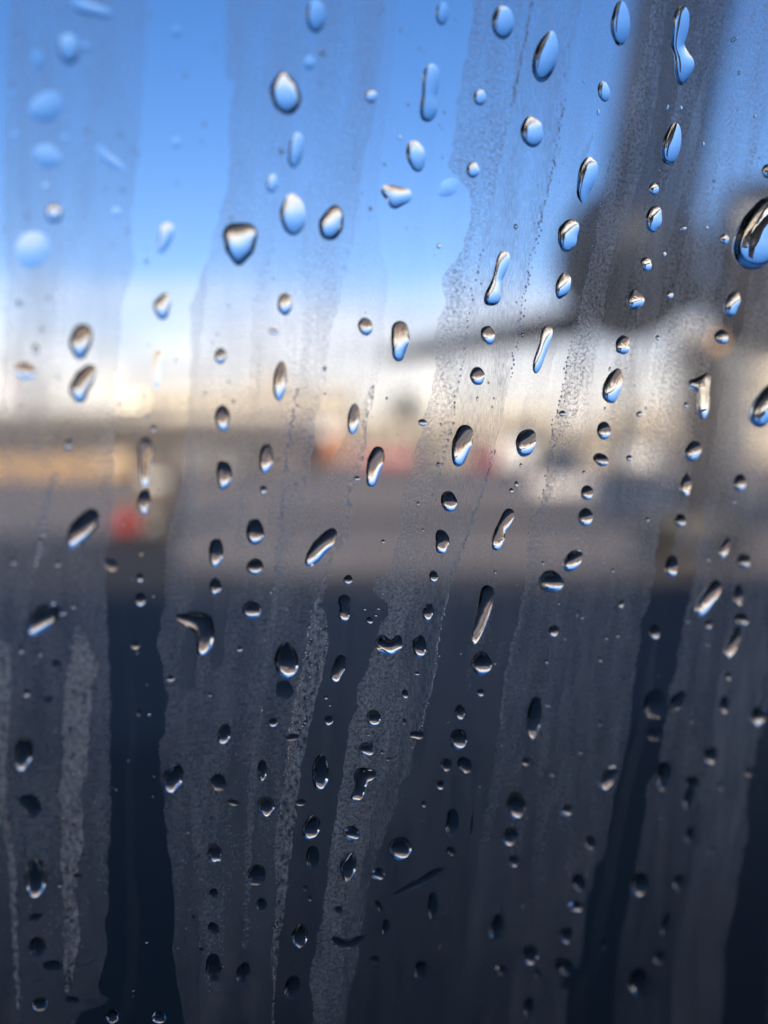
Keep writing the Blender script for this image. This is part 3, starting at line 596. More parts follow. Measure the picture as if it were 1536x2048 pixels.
E(976, 670, 15, 17, 0, 60, 'round drop on the dark wing line'); E(955, 752, 15, 18, 0, 60, 'round drop just beneath the dark wing line'); E(527, 980, 7, 9); E(898, 1003, 17, 20, 0, 62, 'round half-black drop with a golden middle'); E(714, 957, 6, 5); E(955, 797, 3, 4); E(836, 1007, 3, 4); E(846, 1060, 2, 3)
# centre and lower left
K([(184, 1030, 14), (175, 1045, 22), (160, 1063, 23), (148, 1082, 15), (142, 1091, 8)], 'large leaning drop with a blue foot left of the clear dark streak', 66)
K([(104, 1220, 16), (92, 1232, 24), (76, 1248, 20), (64, 1262, 11)], 'large leaning black-backed drop at the left edge with a short water tail', 66)
E(127, 1226, 7, 5, -10); E(146, 1213, 6, 3, 50); E(196, 1037, 5, 6); E(27, 1124, 6, 6); E(116, 1128, 6, 6)
E(432, 1105, 14, 31, 5, 62, 'tall dark-topped drop left of centre'); E(431, 1173, 12, 17, 0, 62); E(280, 1156, 8, 9); E(281, 1200, 11, 14); E(222, 1130, 15, 12, 30, 22)
K([(352, 1230, 5), (364, 1240, 9), (385, 1240, 18), (404, 1248, 23), (411, 1268, 19), (409, 1290, 16), (404, 1302, 12)], 'big hooked drop with a pointed left shoulder', 66, (400, 1258))
E(510, 1063, 17, 28, 0, 64, 'dark-domed drop, upper of the pair left of the textured strip', 0.15); E(510, 1134, 17, 17, 0, 64, 'round dark-domed drop, lower of the pair left of the textured strip'); E(504, 1220, 20, 18, 0, 64, 'wide dark-domed drop under the dark-domed pair')
E(43, 1300, 6, 7); E(54, 1386, 8, 8); E(341, 1357, 9, 7, 0, 60); E(112, 1328, 10, 10, th=20); E(97, 1400, 9, 8, th=20)
K([(48, 1492, 18), (48, 1510, 18), (42, 1530, 14)], 'dark drop at the left edge with a cream lower lip', 66); E(448, 1468, 13, 22, 22, 60); E(271, 1290, 9, 9, th=40); E(278, 1425, 5, 8, th=40); E(480, 1298, 6, 6); E(283, 1105, 4, 8, 10, 30); E(420, 1390, 4, 4)
for i, (x, y) in enumerate(((87, 1040), (84, 1053), (86, 1066), (80, 1085), (79, 1097), (77, 1108), (73, 1118), (71, 1128))): E(x, y, 5, 5.5, 0, 58)
for x, y in ((194, 1326), (193, 1334), (192, 1342), (190, 1350)): E(x, y, 3.4, 3.4)
K([(664, 1066, 11), (655, 1080, 17), (640, 1095, 17), (628, 1112, 15), (618, 1126, 9)], 'long slug-shaped drop lying diagonally at the centre', 64)
E(766, 1083, 4, 4); E(696, 1160, 9, 10, 0, 62); K([(689, 1202, 13), (690, 1215, 10), (688, 1232, 11)], 'pinched dark drop in the clear gap, centre'); E(739, 1241, 7, 7, 0, 60)
for x, y in ((730, 1218), (757, 1217), (752, 1230)): E(x, y, 3, 3)
K([(573, 1292, 9), (572, 1305, 19), (573, 1322, 25), (574, 1335, 22), (576, 1350, 8)], 'large bulb-shaped drop with a blue-white foot', 70)
K([(764, 1274, 6), (765, 1288, 16), (780, 1296, 15), (794, 1288, 12), (797, 1275, 6)], 'two-horned drop on the sparkling misty strip', 60, (779, 1291)); E(839, 1293, 14, 22, 0, 64, 'upright dark drop right of the two-horned drop')
E(856, 1224, 11, 17, 10, 62); E(867, 1153, 9, 12, 0, 62); E(884, 1083, 14, 25, 0, 62, 'dark drop high on the brushed misty strip', 0.05, 0.1); K([(682, 1320, 11), (678, 1335, 13), (670, 1355, 10)], 'dark leaning drop with a bead at its foot, centre')
K([(1018, 1028, 12), (1010, 1045, 12), (1001, 1060, 11), (997, 1078, 12), (993, 1092, 10)], 'long bumpy tan drop right of centre', 60)
K([(975, 1183, 14), (972, 1205, 14), (965, 1230, 13), (958, 1255, 11), (951, 1275, 8), (947, 1290, 5)], 'very long dark drop tapering to a point, right of centre', 62, (966, 1225))
E(963, 1327, 20, 24, 0, 64, 'round black drop beneath the very long tapering one'); E(961, 1385, 8, 8); E(569, 1380, 18, 19, 0, 14, 'faint dried ring under the bulb-shaped drop'); E(545, 1445, 10, 10, 0, 62); E(657, 1441, 10, 10, 0, 62); E(747, 1436, 14, 17, 5, 62, 'upper of two round dark drops on the sparkling strip')
E(810, 1388, 7, 9); E(809, 1443, 4, 6); E(733, 1498, 15, 15, 5, 62, 'lower of two round dark drops on the sparkling strip'); E(652, 1395, 4, 4); E(660, 1410, 3, 3); E(920, 1424, 10, 16, 0, 58); E(917, 1478, 17, 21, 5, 62, 'black drop with a tan foot right of the sparkling strip'); E(834, 1470, 17, 7, 5, 40)
E(834, 1347, 6, 4); E(736, 1469, 3, 3); E(764, 1504, 4, 4); E(777, 1518, 4, 4); E(585, 1475, 15, 6, -12, 35); E(990, 1326, 3, 3); E(990, 1144, 3, 3)
# right, middle height
E(1102, 1163, 25, 22, 0, 66, 'round half-black drop with a sharp tiny view of the apron'); E(1146, 1121, 15, 26, 38, 60, 'leaning striped drop above the round half-black one')
E(1361, 1041, 11, 13); E(1344, 1132, 12, 23, 5, 58); E(1450, 1096, 8, 22, 18, 56); E(1488, 1122, 14, 14, 25, 58); K([(1432, 1172, 13), (1422, 1190, 14), (1408, 1212, 12), (1400, 1228, 7)], 'long leaning drop with a bright cream edge, lower right', 62)
E(1478, 1190, 9, 22, 0, 56); E(1482, 1238, 15, 14, 0, 58); E(1467, 1285, 11, 32, 20, 58, 'slanting drop, lowest of the stack near the right edge'); E(1107, 1262, 10, 13, 15, 60); E(1310, 1264, 10, 16, 0, 58); E(1417, 1249, 9, 8, -30)
for x, y, a, b in ((1376, 1242, 4, 4), (1226, 1141, 4, 4), (1093, 1323, 4, 5), (1200, 1319, 5, 5), (1416, 1288, 4, 4), (1456, 1353, 7, 8), (1200, 1447, 4, 5), (1160, 1504, 5, 4), (1235, 1271, 4, 4), (1213, 1276, 3, 4), (1164, 1235, 4, 3), (1130, 1278, 3, 3), (1117, 1207, 3, 3), (1086, 1126, 3, 4), (1295, 1039, 4, 5), (1416, 1118, 5, 4), (1503, 1092, 2, 2), (1382, 1442, 5, 4), (1096, 1411, 6, 3)): E(x, y, a, b)
E(1243, 1208, 5, 9, 20); E(1448, 1410, 9, 19, 3, 56); E(1516, 1432, 15, 20, 10, 58); E(1068, 1435, 15, 42, 6, 60, 'tall narrow black drop right of centre, low down'); E(1310, 1408, 22, 30, 0, 24, 'broad dim smear of water across the clear streak at right'); E(1355, 1402, 14, 22, 30, 20)
E(1050, 1523, 10, 8, 0, 58); E(1420, 1510, 14, 19, 10, 50); E(1309, 1468, 15, 13, 0, 24)
# bottom band
K([(46, 1600, 10), (60, 1606, 18), (68, 1622, 17), (66, 1632, 12)], 'bean-shaped dark drop near the left edge, low down', 60); E(71, 1755, 23, 41, 5, 74, 'tall dark drop with bright curved edges at lower left')
K([(350, 1545, 18), (345, 1558, 20), (340, 1573, 14)], 'oval dark drop with a bright crescent foot on the edge of the clear streak', 72); E(437, 1565, 16, 17, 0, 58); E(467, 1605, 12, 6, 15, 45); E(430, 1706, 15, 19, -25, 62, 'dim drop with a thin bright lip below the crescent drop')
E(75, 1895, 18, 22, 0, 60); E(105, 1932, 20, 11, 0, 30); E(427, 1787, 9, 10); E(427, 1857, 12, 12); E(427, 1935, 16, 27, 0, 55); E(487, 1946, 14, 21, 12, 68, 'small ringed drop near the bottom edge'); E(225, 2032, 14, 14, 0, 62); E(318, 2035, 15, 12, 0, 62); E(80, 2008, 16, 14, 0, 55); E(145, 2000, 15, 7, 10, 30)
E(70, 1835, 15, 7, -20, 30); E(155, 1752, 10, 6, 0, 40); E(120, 1770, 5, 4); E(397, 1613, 3, 3); E(387, 1836, 4, 6); E(397, 1714, 4, 4); E(403, 1900, 5, 5)
E(525, 1540, 9, 21, 0, 62); E(641, 1545, 17, 36, 3, 66, 'tall dark drop with a cream foot left of the sparkling strip'); K([(742, 1548, 11), (724, 1552, 17), (722, 1570, 11), (716, 1590, 11), (705, 1596, 6)], 'crooked black drop on the sparkling strip', 60, (724, 1564)); E(532, 1612, 17, 20, 10, 60)
E(602, 1605, 11, 7, 0, 45); E(623, 1655, 17, 25, 20, 62); E(703, 1666, 17, 14, 5, 64, 'small squat dark drop on the sparkling strip'); E(697, 1733, 16, 28, 14, 62, 'leaning dark drop below the small squat one'); E(626, 1716, 13, 26, 0, 56); E(611, 1776, 7, 5, 10); E(620, 1797, 5, 5)
E(513, 1750, 19, 22, 15, 60); E(523, 1810, 11, 14); E(600, 1872, 16, 24, 12, 58); E(677, 1820, 9, 8); E(800, 1697, 23, 23, 0, 66, 'big round dim drop with a pale lower rim'); E(756, 1748, 14, 12, 0, 62); E(866, 1812, 10, 29, 0, 55, 'narrow dim drop right of the big round dim one')
K([(890, 1732, 4), (872, 1745, 6), (850, 1757, 8), (830, 1768, 8), (805, 1780, 5), (785, 1790, 4)], 'long dim diagonal trail of water low at centre', 34, (838, 1764)); K([(670, 1878, 7), (685, 1888, 10), (705, 1887, 10), (724, 1874, 6)], 'dark crescent-shaped gap of water low on the sparkling strip', 40)
E(880, 1570, 9, 10); E(848, 1608, 5, 7); E(905, 1645, 13, 28, 4, 55); E(944, 1652, 3, 24, 8, 40); E(903, 1702, 10, 8, 30); E(772, 1855, 7, 18, 0, 45); E(842, 1940, 14, 18, 10, 52); E(585, 1975, 15, 25, 12, 60); E(750, 1920, 12, 8, 20, 40); E(758, 1812, 5, 14, -25, 58)
E(930, 1530, 15, 16, 0, 58); E(893, 1530, 11, 12, 0, 58); E(1032, 1610, 19, 28, 0, 60); K([(1222, 1542, 13), (1216, 1556, 14), (1208, 1572, 9)], 'dark drop with a slanted cream lip beside the clear streak at lower right', 62); K([(1330, 1538, 15), (1328, 1558, 13), (1324, 1574, 8)], 'dark drop pointed at its foot inside the misty band at lower right', 60)
K([(1375, 1562, 8), (1392, 1562, 8), (1382, 1580, 9), (1378, 1600, 9), (1375, 1613, 8)], 'L-shaped dim drop at lower right', 52, (1382, 1580)); E(1132, 1620, 14, 12, 10, 64, 'half-round dark drop with a golden lip, lower right'); E(1181, 1685, 12, 13); E(1020, 1672, 16, 20); E(1028, 1722, 11, 12)
E(1158, 1765, 14, 17, 0, 58); E(1152, 1813, 15, 11, 10, 58); E(1132, 1870, 14, 17, 10, 58); E(1059, 1910, 15, 22, 0, 64, 'dim drop with two bright side lines near the bottom'); E(1130, 1932, 24, 14, 40, 56); E(1058, 2015, 11, 20, 0, 60); E(1280, 1768, 18, 24, 10, 50); E(1358, 1765, 12, 15, 20)
E(1332, 1850, 8, 22, 12, 45); E(1318, 1915, 13, 13, 10, 68, 'small drop with a bright yellow-white crescent near the bottom right'); E(1278, 1965, 21, 28, 0, 40); E(1208, 1888, 5, 12, 0, 55); E(1380, 1670, 8, 18, 14, 45); E(1440, 1573, 7, 6, 25); E(1498, 1545, 9, 8); E(1074, 1947, 7, 7); E(1104, 1549, 5, 4); E(1190, 1619, 5, 4); E(994, 1855, 15, 24, 12, 56); E(1002, 1940, 14, 9, 15, 45)
E(1150, 1663, 5, 5, th=35); E(1425, 1700, 6, 6, th=30); E(1061, 1795, 4, 5)

GRP = 'water drops on the window pane'
named = [d for d in DL if d[6]]
used = {}
def zone(x, y):
    v = ['top', 'upper', 'middle', 'lower', 'bottom'][min(4, int(y / 410))]; h = ['left', 'centre left', 'centre', 'centre right', 'right'][min(4, int(x / 308))]
    return v + ' ' + h
for d in DL:
    o, x, y, ww, hh, tl, lab, th = d
    tag(o, None, 'water drop', GRP)
    if lab: o['label'] = lab; used[lab] = 1
short = {}
pend = [d for d in DL if not d[6]]
pend.sort(key=lambda d: -d[4])
ORD = ['', 'second ', 'third ', 'fourth ', 'fifth ', 'sixth ', 'seventh ', 'eighth ', 'ninth ', 'tenth ', 'eleventh ', 'twelfth ']
for d in pend:
    o, x, y, ww, hh, tl, _, th = d
    sz = 'tiny' if max(ww, hh) < 12 else 'small' if max(ww, hh) < 24 else 'mid-sized'
    sh = 'faint flat' if th < 36 else 'slanting' if tl > 15 and hh / ww > 1.2 else 'wide' if ww > 1.25 * hh else 'upright oval' if hh > 1.45 * ww else 'oval' if hh > 1.15 * ww else 'round'
    best = None
    for e in named:
        dd = math.hypot(e[1] - x, e[2] - y)
        if best is None or dd < best[0]: best = (dd, e)
    e = best[1]; dx, dy = x - e[1], y - e[2]
    if abs(dx) > 1.8 * abs(dy): rel = 'right of' if dx > 0 else 'left of'
    elif abs(dy) > 1.8 * abs(dx): rel = 'below' if dy > 0 else 'above'
    else: rel = ('below and ' if dy > 0 else 'above and ') + ('right of' if dx > 0 else 'left of')
    key = e[6].split(',')[0].split(' with ')[0].split(' showing ')[0].split(' near the ')[0].split(' under the ')[0].split(' of ')[0] if len(e[6].split()) > 6 else e[6]
    key = ' '.join(key.split()[:7])
    far = 'close ' if best[0] < 45 else '' if best[0] < 110 else 'well '
    cand = '%s %s drop %s%s the %s' % (sz, sh, far, rel, key)
    k = 1
    base_ = cand
    while cand in used:
        k += 1; cand = 'the ' + ORD[k - 1] + ('%s %s drop out, %s%s the %s' % (sz, sh, far, rel, key))
    used[cand] = 1
    w_ = cand.split()
    o['label'] = ' '.join(w_[:16])

# ------------------------------------------------------------------ condensation streaks: regions of the water film, with holes where drops sit
# (left edge, right edge, density at top / middle / bottom, material, label)
YB, YE = -260, 2330
def ext(L):
    L = sorted(L, key=lambda p: p[1]); return L
def strip(l, r): return l + r[::-1]
REG = []
def reg(l, r, dens, m, label): REG.append((strip(l, r), dens, m, label))
LF, RT = -420, 1960
b1 = [(22, YB), (22, 0), (12, 120), (8, 300), (5, 450), (15, 560), (8, 700), (0, 800), (-20, 900)]
b3 = [(300, YB), (296, 0), (286, 150), (280, 280), (268, 380), (262, 470), (268, 512), (262, 560), (245, 600), (240, 700), (232, 750), (230, 850), (228, 950), (225, 1024), (218, 1080), (208, 1120), (212, 1180), (215, 1260), (220, 1400), (220, 1536), (222, 1650), (215, 1720), (218, 1800), (210, 1850), (215, 1910), (195, 1965), (200, 1985), (217, 1998), (205, 2010), (160, 2025), (145, 2060), (120, 2150), (110, YE)]
b4 = [(450, YB), (450, 0), (451, 150), (469, 168), (465, 200), (458, 232), (460, 330), (452, 390), (437, 430), (430, 460), (415, 520), (395, 570), (380, 620), (382, 720), (378, 780), (375, 850), (370, 900), (368, 960), (360, 1010), (338, 1050), (332, 1130), (328, 1220), (314, 1280), (325, 1330), (335, 1400), (330, 1460), (320, 1485), (320, 1540), (328, 1600), (334, 1680), (345, 1750), (350, 1830), (345, 1900), (355, 1970), (370, 2048), (380, 2200), (385, YE)]
b6 = [(560, YB), (545, 100), (535, 300), (522, 480), (505, 600), (500, 750), (490, 850), (480, 900), (470, 1050), (468, 1150), (452, 1250), (442, 1330), (445, 1400), (455, 1500)]
b7 = [(720, YB), (705, 100), (680, 300), (640, 480), (625, 560), (612, 650), (600, 750), (575, 900), (565, 1000), (560, 1070), (552, 1130), (548, 1180), (540, 1240), (528, 1330), (515, 1400), (505, 1500), (490, 1700), (485, 1900)]
b8 = [(775, YB), (765, 100), (750, 230), (725, 330), (712, 450), (700, 520), (680, 600), (658, 680), (650, 780), (632, 830), (625, 900), (618, 960), (604, 1030), (592, 1060), (575, 1110), (558, 1180), (552, 1240), (540, 1330), (527, 1400), (518, 1500), (503, 1700), (497, 1900)]
t1l = [(738, 780), (722, 860), (716, 920), (700, 960), (690, 1010), (686, 1060), (665, 1100), (650, 1150), (640, 1172), (628, 1212), (620, 1260), (612, 1310), (600, 1370), (587, 1420), (580, 1480), (572, 1560), (560, 1620), (550, 1700), (556, 1780), (546, 1900), (548, 1980), (540, 2100), (535, YE)]
t1r = [(755, 760), (735, 850), (731, 920), (713, 960), (703, 1010), (696, 1080), (668, 1110), (660, 1150), (650, 1182), (645, 1215), (655, 1240), (657, 1290), (645, 1350), (632, 1400), (620, 1450), (610, 1500), (603, 1536), (595, 1600), (590, 1650), (580, 1720), (572, 1800), (560, 1880), (549, 1980), (545, 2100), (540, YE)]
t0r = [(800, YB), (790, 100), (770, 250), (755, 400), (760, 490), (778, 560), (768, 640), (770, 700), (755, 760)]
b10 = [(955, YB), (950, 0), (935, 100), (925, 150), (915, 200), (905, 300), (895, 330), (925, 365), (945, 400), (940, 440), (925, 500), (890, 545), (883, 570), (893, 610), (875, 640), (868, 680), (870, 750), (845, 850), (835, 890), (820, 950), (805, 990), (800, 1030), (805, 1050), (795, 1080), (785, 1120), (772, 1150), (750, 1162), (748, 1180), (758, 1194), (774, 1205), (777, 1230), (762, 1250), (752, 1280), (738, 1330), (718, 1370), (712, 1420), (700, 1450), (695, 1480), (688, 1536), (675, 1610), (668, 1660), (660, 1700), (655, 1760), (645, 1830), (635, 1880), (625, 1930), (617, 1970), (628, 2000), (625, 2048), (620, 2200), (615, YE)]
b11 = [(1200, YB), (1165, 0), (1130, 200), (1105, 350), (1068, 500), (1045, 620), (1020, 760), (1003, 850), (990, 900), (972, 960), (952, 1024), (940, 1060), (925, 1100), (905, 1150), (895, 1200), (880, 1260), (875, 1290), (877, 1312), (865, 1370), (850, 1420), (840, 1460), (828, 1490), (822, 1540), (800, 1572), (795, 1600), (780, 1650), (765, 1680), (760, 1700), (745, 1740), (735, 1790), (725, 1850), (715, 1930), (700, 1980), (690, 2048), (680, 2200), (675, YE)]
b10m = [(1060, YB), (1040, 100), (1030, 200), (985, 400), (950, 560), (930, 700), (905, 850), (875, 960), (846, 1020), (840, 1100), (832, 1180), (815, 1240), (806, 1290), (800, 1330), (790, 1400), (780, 1460), (770, 1540), (748, 1600), (738, 1680), (722, 1740), (700, 1850), (685, 1950), (670, 2048), (660, YE)]
b12l = [(1350, YB), (1306, 0), (1298, 60), (1286, 120), (1268, 165), (1255, 215), (1232, 290), (1210, 370), (1200, 420), (1188, 500), (1172, 560), (1160, 620), (1135, 720), (1122, 800), (1106, 850), (1100, 920), (1085, 1000), (1068, 1035), (1056, 1100), (1052, 1160), (1035, 1250), (1020, 1300), (1005, 1380), (1000, 1450)]
b12r = [(1370, YB), (1322, 0), (1313, 120), (1302, 150), (1292, 220), (1280, 280), (1264, 330), (1256, 400), (1240, 440), (1226, 512), (1210, 560), (1190, 640), (1168, 750), (1150, 850), (1140, 900), (1120, 940), (1100, 1000), (1082, 1040), (1078, 1120), (1057, 1180), (1046, 1230), (1028, 1300), (1012, 1380), (1006, 1450)]
b13l = [(1530, YB), (1480, 60), (1447, 210), (1427, 260), (1415, 320), (1400, 380), (1385, 410), (1376, 450), (1365, 512), (1340, 640), (1322, 750), (1316, 820), (1300, 900), (1296, 980), (1285, 1050), (1275, 1120), (1260, 1240), (1245, 1350), (1235, 1450)]
b13r = [(1640, YB), (1570, 60), (1536, 210), (1510, 310), (1495, 380), (1480, 440), (1447, 512), (1435, 560), (1412, 650), (1392, 750), (1378, 830), (1370, 900), (1356, 950), (1345, 1010), (1325, 1035), (1313, 1110), (1310, 1140), (1300, 1200), (1283, 1240), (1278, 1300), (1270, 1345), (1265, 1390)]
cl = [(1323, 1024), (1313, 1110), (1310, 1140), (1300, 1200), (1283, 1240), (1278, 1300), (1270, 1345), (1265, 1390), (1260, 1430), (1262, 1450), (1250, 1500), (1245, 1536), (1235, 1560), (1225, 1610), (1215, 1680), (1205, 1720), (1190, 1740), (1182, 1780), (1170, 1820), (1168, 1880), (1160, 1930), (1120, 1965), (1137, 1985), (1130, 2048), (1115, 2200), (1105, YE)]
cr = [(1412, 1024), (1396, 1110), (1392, 1150), (1380, 1190), (1370, 1240), (1362, 1270), (1355, 1330), (1340, 1380), (1335, 1430), (1328, 1460), (1318, 1536), (1295, 1570), (1290, 1640), (1275, 1720), (1260, 1800), (1245, 1860), (1235, 1930), (1225, 2048), (1205, 2200), (1195, YE)]
b14l = [(1660, 300), (1590, 470), (1536, 560), (1508, 620), (1496, 700), (1480, 740), (1465, 790), (1450, 850), (1440, 900), (1428, 950), (1420, 1000), (1410, 1040), (1396, 1110), (1390, 1160), (1372, 1235)]
b14r = [(1700, 350), (1610, 520), (1550, 620), (1522, 730), (1502, 765), (1490, 800), (1472, 850), (1452, 930), (1440, 990), (1427, 1040), (1412, 1110), (1396, 1180), (1374, 1245)]
full_l = [(LF, YB), (LF, YE)]; full_r = [(RT, YB), (RT, YE)]
reg(full_l, full_r, (0.38, 0.42, 0.35, 0.15), 'film_fine', 'thin veil of mist that covers the pane behind the other streaks')
reg([(LF, YB), (LF, 900)], b1, (0.05, 0.05, 0.05, 0.05), 'film_smooth', 'nearly clear margin of the pane at the upper left edge')
reg([(252, YB), (245, 30), (232, 70), (215, 190), (195, 260), (190, 330), (180, 380), (165, 470), (150, 512), (137, 600), (132, 700), (120, 820), (110, 950)], b3[:12], (0.38, 0.34, 0.3, 0.16), 'film_smooth', 'lighter misty streak left of the clear band of blue sky')
reg(b3, b4, (0.03, 0.03, 0.012, 0.004), 'film_smooth', 'clear wavy streak running the full height at left')
reg([(415, 520), (395, 570), (380, 620), (382, 720), (378, 780), (375, 850), (370, 900), (368, 960), (345, 1040)], [(415, 520), (412, 600), (397, 720), (394, 800), (395, 1000), (390, 1100), (388, 1200)], (0.5, 0.46, 0.38, 0.1), 'film_smooth', 'narrow grey ribbon of mist hugging the clear wavy streak')
reg([(415, 520), (412, 600), (397, 720), (394, 800), (395, 1000), (388, 1100), (388, 1200), (362, 1300), (358, 1400)], [(522, 480), (505, 600), (500, 750), (490, 850), (480, 900), (470, 1050), (468, 1150), (452, 1250), (446, 1330)], (0.36, 0.30, 0.24, 0.14), 'film_smooth', 'thinly misted streak holding the column of upright drops')
reg(b7, b8, (0.48, 0.5, 0.52, 0.28), 'film_fine', 'grainy textured streak leaning left through the centre')
reg(b8[:14], t0r + [(738, 780)], (0.26, 0.24, 0.22, 0.1), 'film_smooth', 'smooth veil between the grainy streak and the wavy gap')
reg(t0r + t1r[1:], b10, (0.1, 0.16, 0.20, 0.10), 'film_smooth', 'clearer wavy gap left of the sparkling streak')
reg(t1l, t1r, (0.45, 0.55, 0.6, 0.42), 'film_coarse', 'thin snaking streak of beaded mist left of the sparkling streak')
reg(b10, b10m, (0.46, 0.52, 0.64, 0.46), 'film_rough', 'sparkling misty streak with a knob on its left side, lower centre')
reg(b10m, b11, (0.40, 0.46, 0.42, 0.34), 'film_brushed', 'brushed-looking misty streak right of the sparkling one')
reg(b11, b12l + [(985, 1540), (960, 1700), (930, 1850), (880, 2048), (860, YE)], (0.30, 0.24, 0.22, 0.12), 'film_smooth', 'clearer streak right of the brushed one')
reg(b12l, b12r, (0.5, 0.54, 0.5, 0.1), 'film_rough', 'pale pebbled streak crossing the dark airliner hull from the top edge')
reg(b13l, b13r, (0.58, 0.52, 0.4, 0.2), 'film_fine', 'broad pale streak on the right side of the airliner')
reg(cl, cr, (0.02, 0.02, 0.02, 0.015), 'film_smooth', 'clear dark streak at the lower right')
reg(b14l, b14r, (0.5, 0.5, 0.44, 0.2), 'film_fine', 'narrow pale streak bending down from the right edge')
reg([(LF, 700), (LF, YE)], [(115, 950), (100, 1010), (78, 1110), (60, 1200), (40, 1260), (27, 1330), (22, 1400), (12, 1480), (2, 1560), (-30, 1700), (-60, YE)], (0.46, 0.46, 0.42, 0.2), 'film_fine', 'misty margin at the left edge, lower half')
reg([(-30, 1270), (-30, 1900)], [(22, 1290), (22, 1400), (14, 1480), (8, 1560), (0, 1640)], (0.6, 0.7, 0.9, 0.6), 'film_coarse', 'coarse beaded patch at the very left edge')
reg([(0, 1560), (6, 1650), (16, 1720), (24, 1830), (28, 1950), (35, 2020)], [(10, 1540), (18, 1640), (30, 1720), (33, 1840), (37, 1950), (40, 2020)], (0.6, 0.6, 0.9, 0.85), 'film_coarse', 'thin coarse line of beads at the lower left edge')
reg([(152, 1255), (147, 1275), (148, 1300), (143, 1340), (130, 1370), (135, 1420), (123, 1470), (135, 1490), (125, 1540), (118, 1590), (130, 1640), (122, 1700), (127, 1790), (135, 1830), (125, 1850), (128, 1900), (130, 1985)],
    [(163, 1250), (180, 1290), (190, 1310), (185, 1360), (180, 1420), (175, 1536), (165, 1560), (160, 1600), (166, 1640), (165, 1700), (155, 1730), (145, 1770), (150, 1800), (155, 1830), (161, 1865), (155, 1900), (145, 1950), (135, 1990)], (0.6, 0.7, 0.98, 0.95), 'film_coarse', 'coarse beaded island of frost-like mist left of the clear wavy streak')
reg([(1162, 1130), (1150, 1200), (1140, 1300), (1130, 1360), (1110, 1450), (1095, 1536), (1076, 1570), (1070, 1650), (1060, 1780), (1040, 1830), (1030, 1900), (1020, 2000), (1000, YE)], [(c[0] - 1, c[1]) for c in cl[2:]], (0.1, 0.4, 0.36, 0.24), 'film_fine', 'faint misty band left of the clear dark streak at lower right')
reg([(1540, 1400), (1500, 1550), (1450, 1700), (1370, 1900), (1340, 2048), (1310, YE)], [(RT, 1400), (RT, YE)], (0.1, 0.1, 0.1, 0.035), 'film_smooth', 'nearly clear corner of the pane at lower right')

def yint(L, y):
    L = sorted(L, key=lambda p: p[1]); return float(np.interp(y, [p[1] for p in L], [p[0] for p in L]))
def between(L1, L2, f0, f1, y0, y1, dens, m, label, wob=5.0):
    a, b = [], []; k = len(REG); ys = np.linspace(y0, y1, 26)
    for j, y in enumerate(ys):
        xl, xr = yint(L1, y), yint(L2, y); tp = min(1, (j + 0.02) / 4, (25.02 - j) / 5); c = (f0 + f1) / 2; h = (f1 - f0) / 2 * tp
        wv = wob * (math.sin(y * 0.013 + k) + 0.6 * math.sin(y * 0.037 + 2 * k))
        a.append((xl + (xr - xl) * (c - h) + wv, y)); b.append((xl + (xr - xl) * (c + h) + wv + 1.5 * math.sin(y * .05 + k), y))
    reg(a, b, dens, m, label)
XL, XR = [(LF, YB), (LF, YE)], [(RT, YB), (RT, YE)]
between(b12r, b13l, 0.10, 0.36, -240, 1180, (0.28, 0.36, 0.5, 0.3), 'film_smooth', 'faint paler ribbon crossing the airliner just right of the pebbled streak')
between(b12r, b13l, 0.55, 0.80, 120, 1500, (0.46, 0.5, 0.34, 0.2), 'film_smooth', 'faint ribbon of mist running down the middle of the airliner hull')
between(b11, b12l, 0.40, 0.72, 260, 1420, (0.4, 0.34, 0.28, 0.16), 'film_smooth', 'faint grey ribbon between the brushed and the pebbled streaks')
between(b13r, [(1640, 0), (1536, 560), (1412, 1040), (1372, 1240)], 0.3, 0.7, 500, 1180, (0.2, 0.28, 0.24, 0.1), 'film_smooth', 'faint narrow ribbon at the right edge above the clear dark streak')
between(b1, b3, 0.12, 0.42, 60, 1000, (0.46, 0.5, 0.46, 0.2), 'film_smooth', 'faint thicker ribbon at the upper left over the cloud bank')
between(b4, b6, 0.45, 0.9, 1240, 2300, (0.3, 0.3, 0.42, 0.3), 'film_fine', 'faint grainy ribbon right of the clear wavy streak, low down')
between(b6, b7, 0.25, 0.62, 100, 1300, (0.32, 0.36, 0.40, 0.2), 'film_smooth', 'faint ribbon left of the grainy centre streak')
between(cr, XR, 0.16, 0.30, 1150, 2250, (0.3, 0.3, 0.50, 0.3), 'film_smooth', 'faint pale ribbon right of the clear dark streak')
between(cr, XR, 0.42, 0.50, 1300, 2250, (0.3, 0.3, 0.5, 0.32), 'film_smooth', 'faint thin ribbon near the lower right edge')
between(b10m, b11, 0.0, 0.35, 1080, 1620, (0.4, 0.4, 0.52, 0.46), 'film_rough', 'coarser patch inside the brushed streak below the knob')
between(b3, b4, 0.30, 0.46, 1130, 2300, (0.02, 0.02, 0.045, 0.03), 'film_smooth', 'barely visible film down the middle of the clear wavy streak')
between(cl, cr, 0.2, 0.5, 1240, 2200, (0.1, 0.1, 0.09, 0.05), 'film_smooth', 'barely visible film inside the clear dark streak')
def densify(P, st=9.0, jit=1.6, seed=1):
    rr = random.Random(seed); Q = []
    n = len(P)
    for i in range(n):
        a, b = P[i], P[(i + 1) % n]; L = math.hypot(a[0] - b[0], a[1] - b[1]); k = max(1, int(L / st))
        for j in range(k):
            t = j / k; x, y = a[0] + (b[0] - a[0]) * t, a[1] + (b[1] - a[1]) * t
            # wandering outline, the same wherever two regions share an edge
            x += jit * (math.sin(y * 0.093 + x * 0.011) + 0.7 * math.sin(y * 0.231 + 1.3) + 0.35 * math.sin(y * 0.53 + x * 0.02))
            Q.append((x, y))
    return Q
polys = [densify(p[0]) for p in REG]
coords, edges, seen = [], [], {}
